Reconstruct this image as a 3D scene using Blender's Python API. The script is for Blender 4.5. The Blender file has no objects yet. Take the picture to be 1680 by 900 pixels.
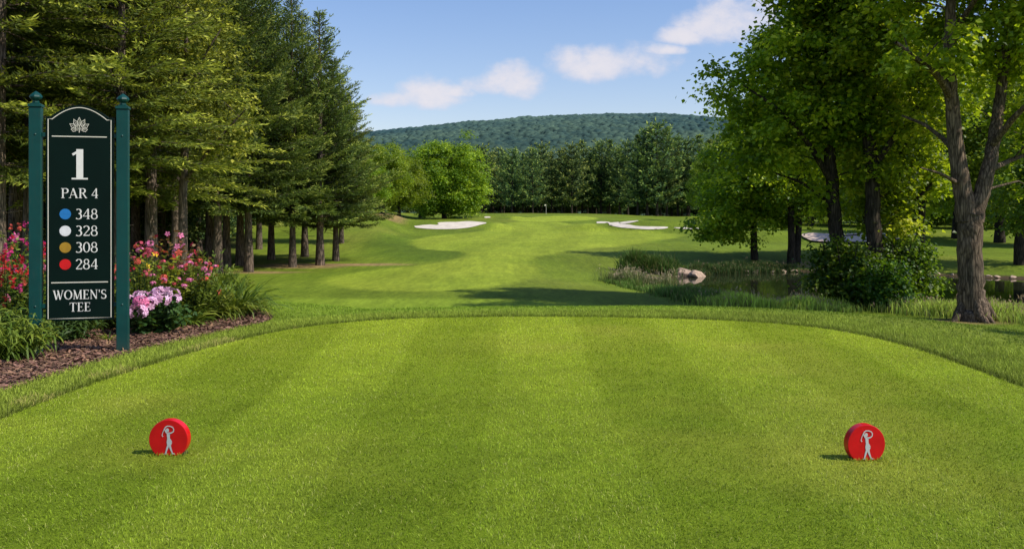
import bpy, math, random
import numpy as np
from mathutils import Vector
R = math.radians
F = 1455.0; CH = 1.4; HY = 345.0; CX = 840.0
SC = bpy.context.scene
COL = SC.collection
rng = np.random.default_rng(7)
random.seed(7)

# ------------------------------------------------------------------ helpers
def tag(o, label=None, cat=None, group=None, kind=None):
    if label: o['label'] = label
    if cat: o['category'] = cat
    if group: o['group'] = group
    if kind: o['kind'] = kind
    return o

def empty(name, loc=(0, 0, 0), rz=0.0, s=1.0, parent=None):
    o = bpy.data.objects.new(name, None); COL.objects.link(o)
    o.location = loc; o.rotation_euler = (0, 0, rz); o.scale = (s, s, s)
    o.empty_display_size = 0.2
    if parent: o.parent = parent
    return o

def mk_mesh(name, V, Fc, v=None, col=None, smooth=False):
    V = np.asarray(V, dtype=np.float32); Fc = np.asarray(Fc, dtype=np.int32)
    m = bpy.data.meshes.new(name)
    n, k = Fc.shape
    m.vertices.add(len(V)); m.vertices.foreach_set('co', V.ravel())
    m.loops.add(n * k); m.loops.foreach_set('vertex_index', Fc.ravel())
    m.polygons.add(n)
    m.polygons.foreach_set('loop_start', np.arange(0, n * k, k, dtype=np.int32))
    m.polygons.foreach_set('loop_total', np.full(n, k, dtype=np.int32))
    m.polygons.foreach_set('use_smooth', np.full(n, smooth, dtype=bool))
    if v is not None:
        a = m.attributes.new('v', 'FLOAT', 'POINT'); a.data.foreach_set('value', np.asarray(v, dtype=np.float32).ravel())
    if col is not None:
        c = np.ones((len(V), 4), dtype=np.float32); c[:, :3] = col
        a = m.attributes.new('col', 'FLOAT_COLOR', 'POINT'); a.data.foreach_set('color', c.ravel())
    m.update(); m.validate()
    return m

def obj(name, mesh, mat=None, parent=None, loc=None):
    o = bpy.data.objects.new(name, mesh); COL.objects.link(o)
    if mat is not None and len(mesh.materials) == 0: mesh.materials.append(mat)
    if mat is not None and mesh.materials[0] != mat: o.material_slots[0].link = 'OBJECT'; o.material_slots[0].material = mat
    if parent: o.parent = parent
    if loc is not None: o.location = loc
    return o

class MB:
    """collects triangles / quads as quads (tri = repeated handled by separate lists)"""
    def __init__(s): s.V = []; s.F = []; s.n = 0
    def add(s, V, Fc):
        s.V += [tuple(p) for p in V]
        s.F += [tuple(i + s.n for i in f) for f in Fc]; s.n += len(V)
    def box(s, x0, x1, y0, y1, z0, z1):
        s.add([(x0,y0,z0),(x1,y0,z0),(x1,y1,z0),(x0,y1,z0),(x0,y0,z1),(x1,y0,z1),(x1,y1,z1),(x0,y1,z1)],
              [(0,3,2,1),(4,5,6,7),(0,1,5,4),(1,2,6,5),(2,3,7,6),(3,0,4,7)])
    def build(s, name, mat, parent=None, bevel=0, smooth=False):
        m = bpy.data.meshes.new(name); m.from_pydata(s.V, [], s.F); m.update()
        if smooth: m.polygons.foreach_set('use_smooth', [True] * len(m.polygons))
        o = obj(name, m, mat, parent)
        if bevel:
            b = o.modifiers.new('bevel', 'BEVEL'); b.width = bevel; b.segments = 2; b.limit_method = 'ANGLE'
        return o

def tube(pts, rad, sides=8):
    """pts (n,3), rad (n,) -> V, F(quads)"""
    pts = np.asarray(pts, float); rad = np.asarray(rad, float)
    n = len(pts)
    T = np.gradient(pts, axis=0); T /= np.linalg.norm(T, axis=1)[:, None] + 1e-9
    ref = np.array([1.0, 0, 0]) if abs(T[0][0]) < 0.8 else np.array([0, 1.0, 0])
    U = np.cross(T, ref); U /= np.linalg.norm(U, axis=1)[:, None] + 1e-9
    W = np.cross(T, U)
    a = np.linspace(0, 2 * np.pi, sides, endpoint=False)
    V = pts[:, None, :] + rad[:, None, None] * (np.cos(a)[None, :, None] * U[:, None, :] + np.sin(a)[None, :, None] * W[:, None, :])
    i = np.arange(n - 1)[:, None] * sides; j = np.arange(sides)[None, :]; j2 = (j + 1) % sides
    Fc = np.stack([i + j, i + j2, i + sides + j2, i + sides + j], -1).reshape(-1, 4)
    return V.reshape(-1, 3), Fc

class Acc:
    def __init__(s): s.V = []; s.F = []; s.n = 0
    def add(s, V, Fc): s.V.append(V); s.F.append(np.asarray(Fc) + s.n); s.n += len(V)
    def mesh(s, name, smooth=True): return mk_mesh(name, np.concatenate(s.V), np.concatenate(s.F), smooth=smooth)

def smooth(a, b, x):
    t = np.clip((x - a) / (b - a), 0, 1); return t * t * (3 - 2 * t)

def chaikin(p, n=3, closed=True):
    p = np.asarray(p, float)
    for _ in range(n):
        q = np.roll(p, -1, 0)
        p = np.stack([p * .75 + q * .25, p * .25 + q * .75], 1).reshape(-1, 2)
    return p

def sdist(P, poly):
    """signed distance (negative inside) of points P (n,2) to polygon"""
    P = np.asarray(P, float); poly = np.asarray(poly, float)
    lo, hi = poly.min(0), poly.max(0); bd = np.hypot(*(np.maximum(np.maximum(lo - P, P - hi), 0).T)); nr = bd < 12
    if not nr.all():
        r = bd + 2.0
        if nr.any(): r[nr] = sdist(P[nr], poly)
        return r
    d = np.full(len(P), 1e18); ins = np.zeros(len(P), bool)
    for a, b in zip(poly, np.roll(poly, -1, 0)):
        ab = b - a; L = ab @ ab + 1e-12
        t = np.clip(((P - a) @ ab) / L, 0, 1)
        q = P - a - t[:, None] * ab
        d = np.minimum(d, (q * q).sum(1))
        c = ((a[1] > P[:, 1]) != (b[1] > P[:, 1]))
        with np.errstate(divide='ignore', invalid='ignore'):
            xi = (b[0] - a[0]) * (P[:, 1] - a[1]) / (b[1] - a[1] + 1e-30) + a[0]
        ins ^= c & (P[:, 0] < xi)
    d = np.sqrt(d); return np.where(ins, -d, d)

# cheap value noise (numpy)
_perm = np.random.default_rng(3).random((256, 256))
def vnoise(x, y):
    xi = np.floor(x).astype(int); yi = np.floor(y).astype(int); fx = x - xi; fy = y - yi
    fx = fx * fx * (3 - 2 * fx); fy = fy * fy * (3 - 2 * fy)
    g = lambda i, j: _perm[i % 256, j % 256]
    return (g(xi, yi) * (1 - fx) + g(xi + 1, yi) * fx) * (1 - fy) + (g(xi, yi + 1) * (1 - fx) + g(xi + 1, yi + 1) * fx) * fy
def fbm(x, y, o=4):
    s = 0; a = .5
    for k in range(o): s = s + a * vnoise(x * 2 ** k + 17.3 * k, y * 2 ** k + 5.1 * k); a *= .5
    return s / (1 - .5 ** o)

# ------------------------------------------------------------------ materials
def new_mat(name):
    m = bpy.data.materials.new(name); m.use_nodes = True
    nt = m.node_tree; nt.nodes.clear()
    out = nt.nodes.new('ShaderNodeOutputMaterial')
    return m, nt, out
def N(nt, t, **kw):
    n = nt.nodes.new(t)
    for k, v in kw.items():
        if k.startswith('i_'):
            key = k[2:]; key = int(key) if key.isdigit() else key.replace('_', ' ')
            n.inputs[key].default_value = v
        else: setattr(n, k, v)
    return n
def L(nt, a, b): nt.links.new(a, b)
def ramp(nt, fac, stops):
    r = nt.nodes.new('ShaderNodeValToRGB'); e = r.color_ramp.elements
    while len(e) < len(stops): e.new(0.5)
    for el, (p, c) in zip(e, stops): el.position = p; el.color = (*c, 1)
    L(nt, fac, r.inputs[0]); return r
def noise(nt, scale, detail=4, rough=.55, coord=None, vec=None):
    n = N(nt, 'ShaderNodeTexNoise'); n.inputs['Scale'].default_value = scale; n.inputs['Detail'].default_value = detail; n.inputs['Roughness'].default_value = rough
    if vec is None:
        tc = N(nt, 'ShaderNodeTexCoord'); vec = tc.outputs['Object']
    L(nt, vec, n.inputs['Vector']); return n
def mapping(nt, scale, coord='Object'):
    tc = N(nt, 'ShaderNodeTexCoord'); mp = N(nt, 'ShaderNodeMapping'); mp.inputs['Scale'].default_value = scale
    L(nt, tc.outputs[coord], mp.inputs['Vector']); return mp.outputs[0]

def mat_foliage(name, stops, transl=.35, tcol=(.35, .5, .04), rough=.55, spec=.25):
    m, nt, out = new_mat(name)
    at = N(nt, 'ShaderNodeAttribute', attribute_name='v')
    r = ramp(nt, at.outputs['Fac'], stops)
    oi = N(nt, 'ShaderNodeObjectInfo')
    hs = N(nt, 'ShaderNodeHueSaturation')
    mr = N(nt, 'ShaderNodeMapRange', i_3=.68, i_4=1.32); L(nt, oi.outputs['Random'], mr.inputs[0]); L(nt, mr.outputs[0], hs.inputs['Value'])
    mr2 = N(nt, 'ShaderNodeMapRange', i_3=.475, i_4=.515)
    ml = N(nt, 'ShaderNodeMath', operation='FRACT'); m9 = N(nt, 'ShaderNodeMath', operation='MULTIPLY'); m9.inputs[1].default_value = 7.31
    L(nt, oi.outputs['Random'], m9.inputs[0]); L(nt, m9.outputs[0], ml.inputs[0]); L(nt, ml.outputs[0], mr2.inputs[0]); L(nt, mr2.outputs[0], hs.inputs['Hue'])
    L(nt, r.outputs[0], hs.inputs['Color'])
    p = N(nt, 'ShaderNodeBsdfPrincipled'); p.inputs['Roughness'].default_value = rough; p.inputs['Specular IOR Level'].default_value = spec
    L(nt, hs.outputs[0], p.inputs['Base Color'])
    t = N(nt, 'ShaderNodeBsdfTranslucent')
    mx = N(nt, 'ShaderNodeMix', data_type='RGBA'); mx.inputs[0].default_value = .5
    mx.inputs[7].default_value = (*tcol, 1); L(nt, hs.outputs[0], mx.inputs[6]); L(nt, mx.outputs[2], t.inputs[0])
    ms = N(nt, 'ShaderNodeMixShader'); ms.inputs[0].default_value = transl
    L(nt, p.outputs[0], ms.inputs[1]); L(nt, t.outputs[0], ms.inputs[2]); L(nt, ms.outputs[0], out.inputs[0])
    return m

def mat_bark(name, c0, c1, sc=1.0, bump=.6):
    m, nt, out = new_mat(name)
    v = mapping(nt, (9 * sc, 9 * sc, 1.6 * sc))
    n1 = noise(nt, 2.2, 6, .65, vec=v)
    v2 = mapping(nt, (22 * sc, 22 * sc, 2.6 * sc)); vo = N(nt, 'ShaderNodeTexVoronoi', feature='DISTANCE_TO_EDGE'); vo.inputs['Scale'].default_value = 1.3
    nd = noise(nt, 3.0, 3, vec=v2); mxv = N(nt, 'ShaderNodeMix', data_type='VECTOR'); mxv.inputs[0].default_value = .35
    L(nt, v2, mxv.inputs[4]); L(nt, nd.outputs['Color'], mxv.inputs[5]); L(nt, mxv.outputs[1], vo.inputs['Vector'])
    big = noise(nt, 1.3, 3)
    r = ramp(nt, n1.outputs[0], [(.3, c0), (.72, c1)])
    r2 = ramp(nt, vo.outputs[0], [(0, (.25, .25, .25)), (.22, (1, 1, 1))])
    mx = N(nt, 'ShaderNodeMix', data_type='RGBA', blend_type='MULTIPLY'); mx.inputs[0].default_value = .85
    L(nt, r.outputs[0], mx.inputs[6]); L(nt, r2.outputs[0], mx.inputs[7])
    r3 = ramp(nt, big.outputs[0], [(.35, (.7, .72, .7)), (.65, (1.1, 1.05, 1))])
    mx2 = N(nt, 'ShaderNodeMix', data_type='RGBA', blend_type='MULTIPLY'); mx2.inputs[0].default_value = 1
    L(nt, mx.outputs[2], mx2.inputs[6]); L(nt, r3.outputs[0], mx2.inputs[7])
    p = N(nt, 'ShaderNodeBsdfPrincipled'); p.inputs['Roughness'].default_value = .95; p.inputs['Specular IOR Level'].default_value = .15
    L(nt, mx2.outputs[2], p.inputs['Base Color'])
    b = N(nt, 'ShaderNodeBump'); b.inputs['Strength'].default_value = bump; b.inputs['Distance'].default_value = .03
    ad = N(nt, 'ShaderNodeMath', operation='ADD'); L(nt, r2.outputs[0], ad.inputs[0]); L(nt, n1.outputs[0], ad.inputs[1])
    L(nt, ad.outputs[0], b.inputs['Height']); L(nt, b.outputs[0], p.inputs['Normal']); L(nt, p.outputs[0], out.inputs[0])
    return m

def mat_simple(name, c, rough=.5, spec=.5, var=.1, nscale=20, bump=0.0, coat=0.0):
    m, nt, out = new_mat(name)
    n = noise(nt, nscale, 4)
    lo = tuple(x * (1 - var) for x in c); hi = tuple(min(1, x * (1 + var)) for x in c)
    r = ramp(nt, n.outputs[0], [(.3, lo), (.7, hi)])
    p = N(nt, 'ShaderNodeBsdfPrincipled'); p.inputs['Roughness'].default_value = rough; p.inputs['Specular IOR Level'].default_value = spec
    p.inputs['Coat Weight'].default_value = coat
    L(nt, r.outputs[0], p.inputs['Base Color'])
    if bump:
        b = N(nt, 'ShaderNodeBump'); b.inputs['Strength'].default_value = bump; b.inputs['Distance'].default_value = .01
        L(nt, n.outputs[0], b.inputs['Height']); L(nt, b.outputs[0], p.inputs['Normal'])
    L(nt, p.outputs[0], out.inputs[0]); return m

def mat_ground(name, near=True, stripes=False):
    """vertex colour 'col' broken up with noise"""
    m, nt, out = new_mat(name)
    at = N(nt, 'ShaderNodeAttribute', attribute_name='col')
    n1 = noise(nt, 90 if near else 9, 5, .7); n2 = noise(nt, 1.1 if near else .35, 4, .6); n3 = noise(nt, .09, 3)
    r1 = ramp(nt, n1.outputs[0], [(.3, (.62, .66, .6)), (.7, (1.3, 1.26, 1.3))])
    r2 = ramp(nt, n2.outputs[0], [(.3, (.9, .92, .88)), (.7, (1.1, 1.06, 1.1))])
    r3 = ramp(nt, n3.outputs[0], [(.3, (.93, .95, .9)), (.7, (1.07, 1.04, 1.05))])
    rs = [r1, r2, r3]
    if not near:
        for sc_, am in (((1.6, .22, 1), .16), ((5, .7, 1), .20), ((.25, .12, 1), .07)):
            nn = noise(nt, 1.0, 4, .65, vec=mapping(nt, sc_)); rs.append(ramp(nt, nn.outputs[0], [(.3, (1 - am,) * 3), (.7, (1 + am, 1 + am * .8, 1 + am))]))
    c = at.outputs['Color']
    for r in rs:
        mx = N(nt, 'ShaderNodeMix', data_type='RGBA', blend_type='MULTIPLY'); mx.inputs[0].default_value = 1
        L(nt, c, mx.inputs[6]); L(nt, r.outputs[0], mx.inputs[7]); c = mx.outputs[2]
    p = N(nt, 'ShaderNodeBsdfPrincipled'); p.inputs['Roughness'].default_value = .9; p.inputs['Specular IOR Level'].default_value = .1
    L(nt, c, p.inputs['Base Color'])
    b = N(nt, 'ShaderNodeBump'); b.inputs['Strength'].default_value = .7; b.inputs['Distance'].default_value = .012 if near else .03
    L(nt, n1.outputs[0], b.inputs['Height']); L(nt, b.outputs[0], p.inputs['Normal']); L(nt, p.outputs[0], out.inputs[0])
    return m

def mat_blade(name, transl=.3, rough=.6):
    m, nt, out = new_mat(name)
    at = N(nt, 'ShaderNodeAttribute', attribute_name='col')
    p = N(nt, 'ShaderNodeBsdfPrincipled'); p.inputs['Roughness'].default_value = rough; p.inputs['Specular IOR Level'].default_value = .25
    L(nt, at.outputs['Color'], p.inputs['Base Color'])
    t = N(nt, 'ShaderNodeBsdfTranslucent'); L(nt, at.outputs['Color'], t.inputs[0])
    ms = N(nt, 'ShaderNodeMixShader'); ms.inputs[0].default_value = transl
    L(nt, p.outputs[0], ms.inputs[1]); L(nt, t.outputs[0], ms.inputs[2]); L(nt, ms.outputs[0], out.inputs[0])
    return m

MG = mat_ground('grass_ground', True); MGF = mat_ground('grass_far', False)
MBL = mat_blade('grass_blade'); MPET = mat_blade('petal', .25, .7)
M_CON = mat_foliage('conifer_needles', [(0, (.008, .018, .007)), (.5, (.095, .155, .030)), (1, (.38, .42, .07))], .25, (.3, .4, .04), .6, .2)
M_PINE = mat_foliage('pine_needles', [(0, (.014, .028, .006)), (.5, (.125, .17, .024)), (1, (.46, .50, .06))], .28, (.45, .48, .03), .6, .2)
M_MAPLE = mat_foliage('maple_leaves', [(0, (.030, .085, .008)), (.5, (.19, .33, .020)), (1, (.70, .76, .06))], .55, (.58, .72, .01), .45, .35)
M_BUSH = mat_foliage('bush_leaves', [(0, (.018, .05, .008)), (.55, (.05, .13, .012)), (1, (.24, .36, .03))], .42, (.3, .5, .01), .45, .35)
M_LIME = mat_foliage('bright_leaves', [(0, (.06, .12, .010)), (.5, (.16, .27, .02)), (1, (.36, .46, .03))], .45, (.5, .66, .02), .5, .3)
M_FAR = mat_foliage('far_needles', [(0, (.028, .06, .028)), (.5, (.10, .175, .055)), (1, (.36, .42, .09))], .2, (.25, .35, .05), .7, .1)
M_BARK = mat_bark('grey_bark', (.065, .048, .036), (.33, .245, .18))
M_BARKP = mat_bark('pine_bark', (.07, .055, .045), (.34, .26, .20))
M_BARKD = mat_bark('dark_bark', (.025, .021, .017), (.11, .09, .07))

# ------------------------------------------------------------------ terrain
TEE = chaikin([(-3.42,-6),(-3.46,5.9),(-3.3,8),(-2.85,10.0),(-2.35,10.85),(-1.6,11.4),(-.6,11.62),(.4,11.66),(1.3,11.6),(2.3,11.4),(3.2,11.05),(3.8,10.4),(4.08,9.3),(4.08,8),(4.0,6.5),(4.0,-6)], 3)
BED = chaikin([(-3.02,11.45),(-3.28,10.3),(-3.72,8.9),(-3.93,6.9),(-4.0,5),(-4.1,3.6),(-8,4),(-9.5,9),(-7,13),(-4.6,13.2),(-3.7,12.6)], 2)
def px(u, v, Y): return ((u - CX) / F * Y, Y, CH - (v - HY) / F * Y)
WATER = -1.9
def wpt(u, v, z): Y = F * (CH - z) / (v - HY); return ((u - CX) / F * Y, Y)
POND = chaikin([wpt(1096,456,WATER), wpt(1118,450,WATER), wpt(1150,449.5,WATER), wpt(1200,446,WATER), wpt(1270,445,WATER), wpt(1340,446,WATER), wpt(1450,449,WATER), wpt(1560,453,WATER), wpt(1700,459,WATER), wpt(2000,463,WATER),
                wpt(2300,480,WATER), wpt(2050,505,WATER), wpt(1680,500,WATER), wpt(1500,501,WATER), wpt(1330,498,WATER), wpt(1220,492,WATER), wpt(1150,480,WATER), wpt(1110,468,WATER)], 2)
gY = [-50, 10, 16, 25, 40, 60, 80, 100, 120, 150, 180, 218, 240, 270, 320, 500, 7000]
gZ = [-.9, -.9, -.95, -1.04, -1.21, -1.16, -1.07, -.90, -.72, -.42, 0.0, .62, .68, .2, -.6, -2, -2]
# bunker mounds: (x, y_front, half width, rise, run)
MOUNDS = [(-8.3, 100, 6.2, .95, 7), (14.3, 96, 6.5, .75, 6), (20.5, 92, 6, .5, 6), (-4.6, 168, 5, .6, 6), (27, 70, 7, .8, 6)]
def tee_w(x, y): return .56 + .42 * smooth(0, 3.5, x)
def H(x, y):
    x = np.asarray(x, float); y = np.asarray(y, float)
    shp = np.broadcast(x, y).shape
    x = np.broadcast_to(x, shp).ravel(); y = np.broadcast_to(y, shp).ravel()
    z = np.interp(y, gY, gZ)
    # soften profile kinks
    z = .5 * z + .25 * np.interp(y * 1.06, gY, gZ) + .25 * np.interp(y * .94, gY, gZ)
    u = x / np.maximum(y, 5)
    z = z + 1.75 * smooth(-.105, -.165, u) * smooth(50, 95, y) * (1 - smooth(150, 260, y))
    z = z - .8 * smooth(.07, .19, u) * smooth(130, 190, y)
    z = z + .34 * (fbm(x / 9, y / 9, 3) - .5) * smooth(20, 40, y) + .5 * (fbm(x / 30 + 3, y / 30, 2) - .5) * smooth(40, 80, y) * smooth(4, 30, np.abs(x))
    for (mx, my, hw, rise, run) in MOUNDS:
        t = smooth(my, my + run, y) * (1 - smooth(my + run, my + run * 4, y))
        z = z + rise * t * (1 - smooth(hw * .75, hw * 1.7, np.abs(x - mx)))
    # tee plateau
    near = (np.abs(x) < 40) & (y < 40) & (y > -30)
    if near.any():
        P = np.stack([x[near], y[near]], 1)
        d = np.minimum(sdist(P, TEE) - tee_w(P[:, 0], P[:, 1]), sdist(P, BED))
        t = smooth(0, 7.5, d)
        z[near] = z[near] * t
    # pond
    pn = (x > 0) & (x < 120) & (y > 15) & (y < 80)
    if pn.any():
        d = sdist(np.stack([x[pn], y[pn]], 1), POND)
        zo = WATER + .10 + (z[pn] - WATER - .10) * smooth(0, 9, d)
        zi = WATER - .9 * smooth(0, -2.5, d) + .05
        zi = np.where(d < 0, zi, zo)
        z[pn] = np.where(d > 0, zo, WATER + .10 - .15 * smooth(0, -.15, d) - .9 * smooth(-.1, -3, d))
    return z.reshape(shp)
def Hs(x, y): return float(H(np.array([x]), np.array([y]))[0])
_cacheY = np.concatenate([np.arange(3, 60, .1), np.arange(60, 320, .5)])
def ray(u, v):
    """ground point seen at photo pixel (u,v)"""
    xs = (u - CX) / F * _cacheY; zs = CH - (v - HY) / F * _cacheY
    h = H(xs, _cacheY); k = np.argmax(h >= zs)
    if h[k] < zs[k]: k = len(_cacheY) - 1
    Y = _cacheY[k]; return (float(xs[k]), float(Y), float(h[k]))
def at(u, Y, dz=0): x = (u - CX) / F * Y; return (x, Y, Hs(x, Y) + dz)

# zone colours (albedo)
C_ROUGH = np.array((.130, .195, .015)); C_FAIR = np.array((.240, .322, .027)); C_DARK = np.array((.085, .145, .010))
C_TEE = np.array((.318, .422, .024)); C_DIRT = np.array((.30, .21, .10)); C_DRY = np.array((.28, .28, .05))
def poly_w(pts): return np.array([ray(u, v)[:2] for u, v in pts])
FAIR = chaikin(poly_w([(528,462),(560,472),(640,478),(740,478),(830,470),(875,455),(885,440),(868,428),(890,418),(960,408),(1040,402),(1100,392),(1135,384),(1080,380),(1010,377),(965,370),(930,364),(840,362),(815,368),(800,378),(740,384),(690,390),(672,400),(700,410),(762,412),(768,420),(720,432),(600,444),(545,452)]), 2)
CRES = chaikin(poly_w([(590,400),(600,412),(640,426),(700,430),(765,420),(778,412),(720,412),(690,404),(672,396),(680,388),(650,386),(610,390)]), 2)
GREEN = chaikin(poly_w([(835,358),(850,355),(900,353.5),(960,354),(985,357),(960,362),(900,364),(845,363)]), 2)
APR = chaikin(poly_w([(380,512),(400,488),(600,490),(800,491),(1000,497),(1150,508),(1250,516),(900,518),(500,520)]), 2)
DIRTS = [((480,437),2.6,1.2),((525,434),3.0,1.4),((560,434),3.6,1.0),((408,446),2.6,1.4),((1595,527),1.5,.9),((1303,434),2.4,1.5),((640,353),2.5,6)]
DIRTW = [(ray(*c)[:2], a, b) for c, a, b in DIRTS]
def zone(x, y):
    P = np.stack([x, y], 1); n = len(x)
    C = np.tile(C_ROUGH, (n, 1))
    nz = (fbm(x / 2.2, y / 4.5, 4) - .5)
    C = C * (1 + .35 * nz)[:, None]
    C += (C_DRY - C) * (np.clip(fbm(x / 6 + 9, y / 11, 3) - .5, 0, 1) * 1.4)[:, None] * .6
    vis = (np.abs(x) < 90) & (y > 8) & (y < 320)
    Pv = P[vis]; Cv = C[vis]
    def mix(poly, col, soft, k=1.0):
        w = (1 - smooth(-soft, soft, sdist(Pv, poly))) * k
        Cv[:] = Cv + (col - Cv) * w[:, None]
    wj = (fbm(Pv[:, 0] / 3, Pv[:, 1] / 5, 3) - .5)
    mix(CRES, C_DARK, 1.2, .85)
    mix(APR, C_FAIR * np.array((.82, .92, .85)), .6, .75)
    mix(FAIR, C_FAIR, .5, .95)
    mix(GREEN, C_FAIR * 1.12, .6)
    # mowing bands sweeping down the fairway
    ang = np.sin((Pv[:, 0] * .9 + 2.5 * np.sin(Pv[:, 1] / 22)) * 1.3)
    Cv *= (1 + .06 * np.clip(ang * 3, -1, 1) * (1 - smooth(0, 1, sdist(Pv, FAIR))))[:, None]
    for (c, a, b) in DIRTW:
        r = np.hypot((Pv[:, 0] - c[0]) / a, (Pv[:, 1] - c[1]) / b) + wj * .9
        w = (1 - smooth(.45, 1.05, r)) * .8
        Cv[:] = Cv + (C_DIRT - Cv) * w[:, None]
    band = np.sin(Pv[:, 1] / 3.1 + .35 * Pv[:, 0] + 2 * (fbm(Pv[:, 0] / 14, Pv[:, 1] / 14, 2)))
    Cv *= (1 + .07 * band * smooth(18, 24, Pv[:, 1]) * smooth(-.4, .6, sdist(Pv, FAIR)))[:, None]
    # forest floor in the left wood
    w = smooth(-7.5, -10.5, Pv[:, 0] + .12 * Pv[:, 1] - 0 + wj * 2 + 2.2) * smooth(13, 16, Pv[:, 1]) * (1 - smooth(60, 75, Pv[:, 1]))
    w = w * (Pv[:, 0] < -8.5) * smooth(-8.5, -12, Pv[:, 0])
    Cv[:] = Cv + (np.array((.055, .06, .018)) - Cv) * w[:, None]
    # muddy pond rim
    d = sdist(Pv, POND)
    w = (1 - smooth(.15, .8, d + wj * .6)); Cv[:] = Cv + (np.array((.075, .055, .032)) - Cv) * w[:, None]
    C[vis] = Cv
    return np.clip(C, .005, .6)

def seg(a, b, s): return np.arange(a, b, s)
gx = np.concatenate([seg(12, 60, .6), seg(60, 250, 5), np.geomspace(250, 6000, 18)])
gx = np.concatenate([-gx[::-1], seg(-11.85, 12, .15), gx])
gy = np.concatenate([-np.geomspace(3000, 22, 14), seg(-20, 2, 1), seg(2, 20, .12), seg(20, 60, .3), seg(60, 320, 1.2), np.geomspace(322, 7000, 24)])
X, Y_ = np.meshgrid(gx, gy); xr = X.ravel(); yr = Y_.ravel()
nx, ny = len(gx), len(gy)
ii = (np.arange(ny - 1)[:, None] * nx + np.arange(nx - 1)[None, :]).ravel()
GF = np.stack([ii, ii + 1, ii + nx + 1, ii + nx], 1)
ZZ = H(xr, yr)
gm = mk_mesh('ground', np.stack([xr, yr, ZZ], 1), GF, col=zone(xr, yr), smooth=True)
tag(obj('ground', gm, MGF), kind='structure')

def fan_sheet(name, outline, dz, step, colf, mat, kind='structure', label=None, cat=None, hf=None, feather=None):
    """draped sheet: grid cells clipped to the outline (boundary vertices snapped onto it)"""
    import bmesh
    out = np.asarray(outline); x0, y0 = out.min(0) - step; x1, y1 = out.max(0) + step
    bm = bmesh.new()
    vs = [bm.verts.new((p[0], p[1], 0)) for p in out]
    f = bm.faces.new(vs)
    sx, sy = step if isinstance(step, tuple) else (step, step)
    for k in np.arange(x0, x1, sx):
        bmesh.ops.bisect_plane(bm, geom=bm.verts[:] + bm.edges[:] + bm.faces[:], plane_co=(k, 0, 0), plane_no=(1, 0, 0))
    for k in np.arange(y0, y1, sy):
        bmesh.ops.bisect_plane(bm, geom=bm.verts[:] + bm.edges[:] + bm.faces[:], plane_co=(0, k, 0), plane_no=(0, 1, 0))
    bmesh.ops.triangulate(bm, faces=[g for g in bm.faces if len(g.verts) > 4])
    co = np.array([v.co[:2] for v in bm.verts])
    z = (hf or H)(co[:, 0], co[:, 1]) + dz
    for v, zz in zip(bm.verts, z): v.co.z = zz
    m = bpy.data.meshes.new(name); bm.normal_update(); bm.to_mesh(m)
    if m.polygons[0].normal.z < 0: m.flip_normals()
    bm.free()
    c = np.ones((len(co), 4), np.float32); c[:, :3] = colf(co[:, 0], co[:, 1])
    a = m.attributes.new('col', 'FLOAT_COLOR', 'POINT'); a.data.foreach_set('color', c.ravel())
    m.polygons.foreach_set('use_smooth', [True] * len(m.polygons))
    o = obj(name, m, mat); tag(o, label, cat, kind=kind); return o

def stripe(x, y):
    """mowing stripes along the tee, fanning a little; +1 light, -1 dark"""
    s = np.sin((x * (1 + .02 * (8 - y)) + .15) * 2 * np.pi / 1.75 + .5 * (fbm(x * 1.5, y * .5, 2) - .5))
    return np.clip(s * 2.2, -1, 1)
def tee_col(x, y):
    C = np.tile(C_TEE, (len(x), 1)); s = stripe(x, y)
    C = C * (1 + .05 * s[:, None] * np.array((1.2, 1, .8)))
    n = fbm(x / .5, y / .7, 4) - .5; C = C * (1 + .26 * n[:, None])
    n = fbm(x / .09 + 7, y / .12, 3) - .5; C = C * (1 + .38 * n[:, None] * (1 - .5 * smooth(5, 9, y))[:, None])
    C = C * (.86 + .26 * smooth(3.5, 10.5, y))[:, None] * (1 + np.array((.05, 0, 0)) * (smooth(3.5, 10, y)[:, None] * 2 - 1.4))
    n2 = np.clip(fbm(x / 1.3 + 5, y / 1.3, 3) - .52, 0, 1); C += (np.array((.50, .50, .07)) - C) * (n2 * 2)[:, None] * .6
    return C
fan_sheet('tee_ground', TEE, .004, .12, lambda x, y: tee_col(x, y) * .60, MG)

# ------------------------------------------------------------------ grass blades
def blades(P, length, width, lean, col, heading=None, tipw=.15, curl=.3):
    n = len(P)
    a = rng.uniform(0, 2 * np.pi, n) if heading is None else heading
    d = np.stack([np.cos(a), np.sin(a), np.zeros(n)], 1)
    b = rng.uniform(0, 2 * np.pi, n)
    w = np.stack([np.cos(b), np.sin(b), np.zeros(n)], 1) * (width / 2)[:, None]
    up = np.zeros((n, 3)); up[:, 2] = 1
    Lz = length * np.cos(lean); Lh = length * np.sin(lean)
    mid = P + up * (Lz * .55)[:, None] + d * (Lh * .35)[:, None]
    tip = P + up * (Lz)[:, None] * (1 - curl * .3) + d * Lh[:, None]
    V = np.stack([P - w, P + w, mid + w * .8, mid - w * .8, tip + w * tipw, tip - w * tipw], 1).reshape(-1, 3)
    i = np.arange(n)[:, None] * 6
    Fc = np.concatenate([i + np.array([[0, 1, 2, 3]]), i + np.array([[3, 2, 4, 5]])], 0)
    C = np.repeat(col, 6, 0)
    shade = np.tile(np.array([.7, .7, .95, .95, 1.12, 1.12]), n)[:, None]  # self-shading painted into the colour: darker roots, lighter tips
    return V, Fc, C * shade

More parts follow.
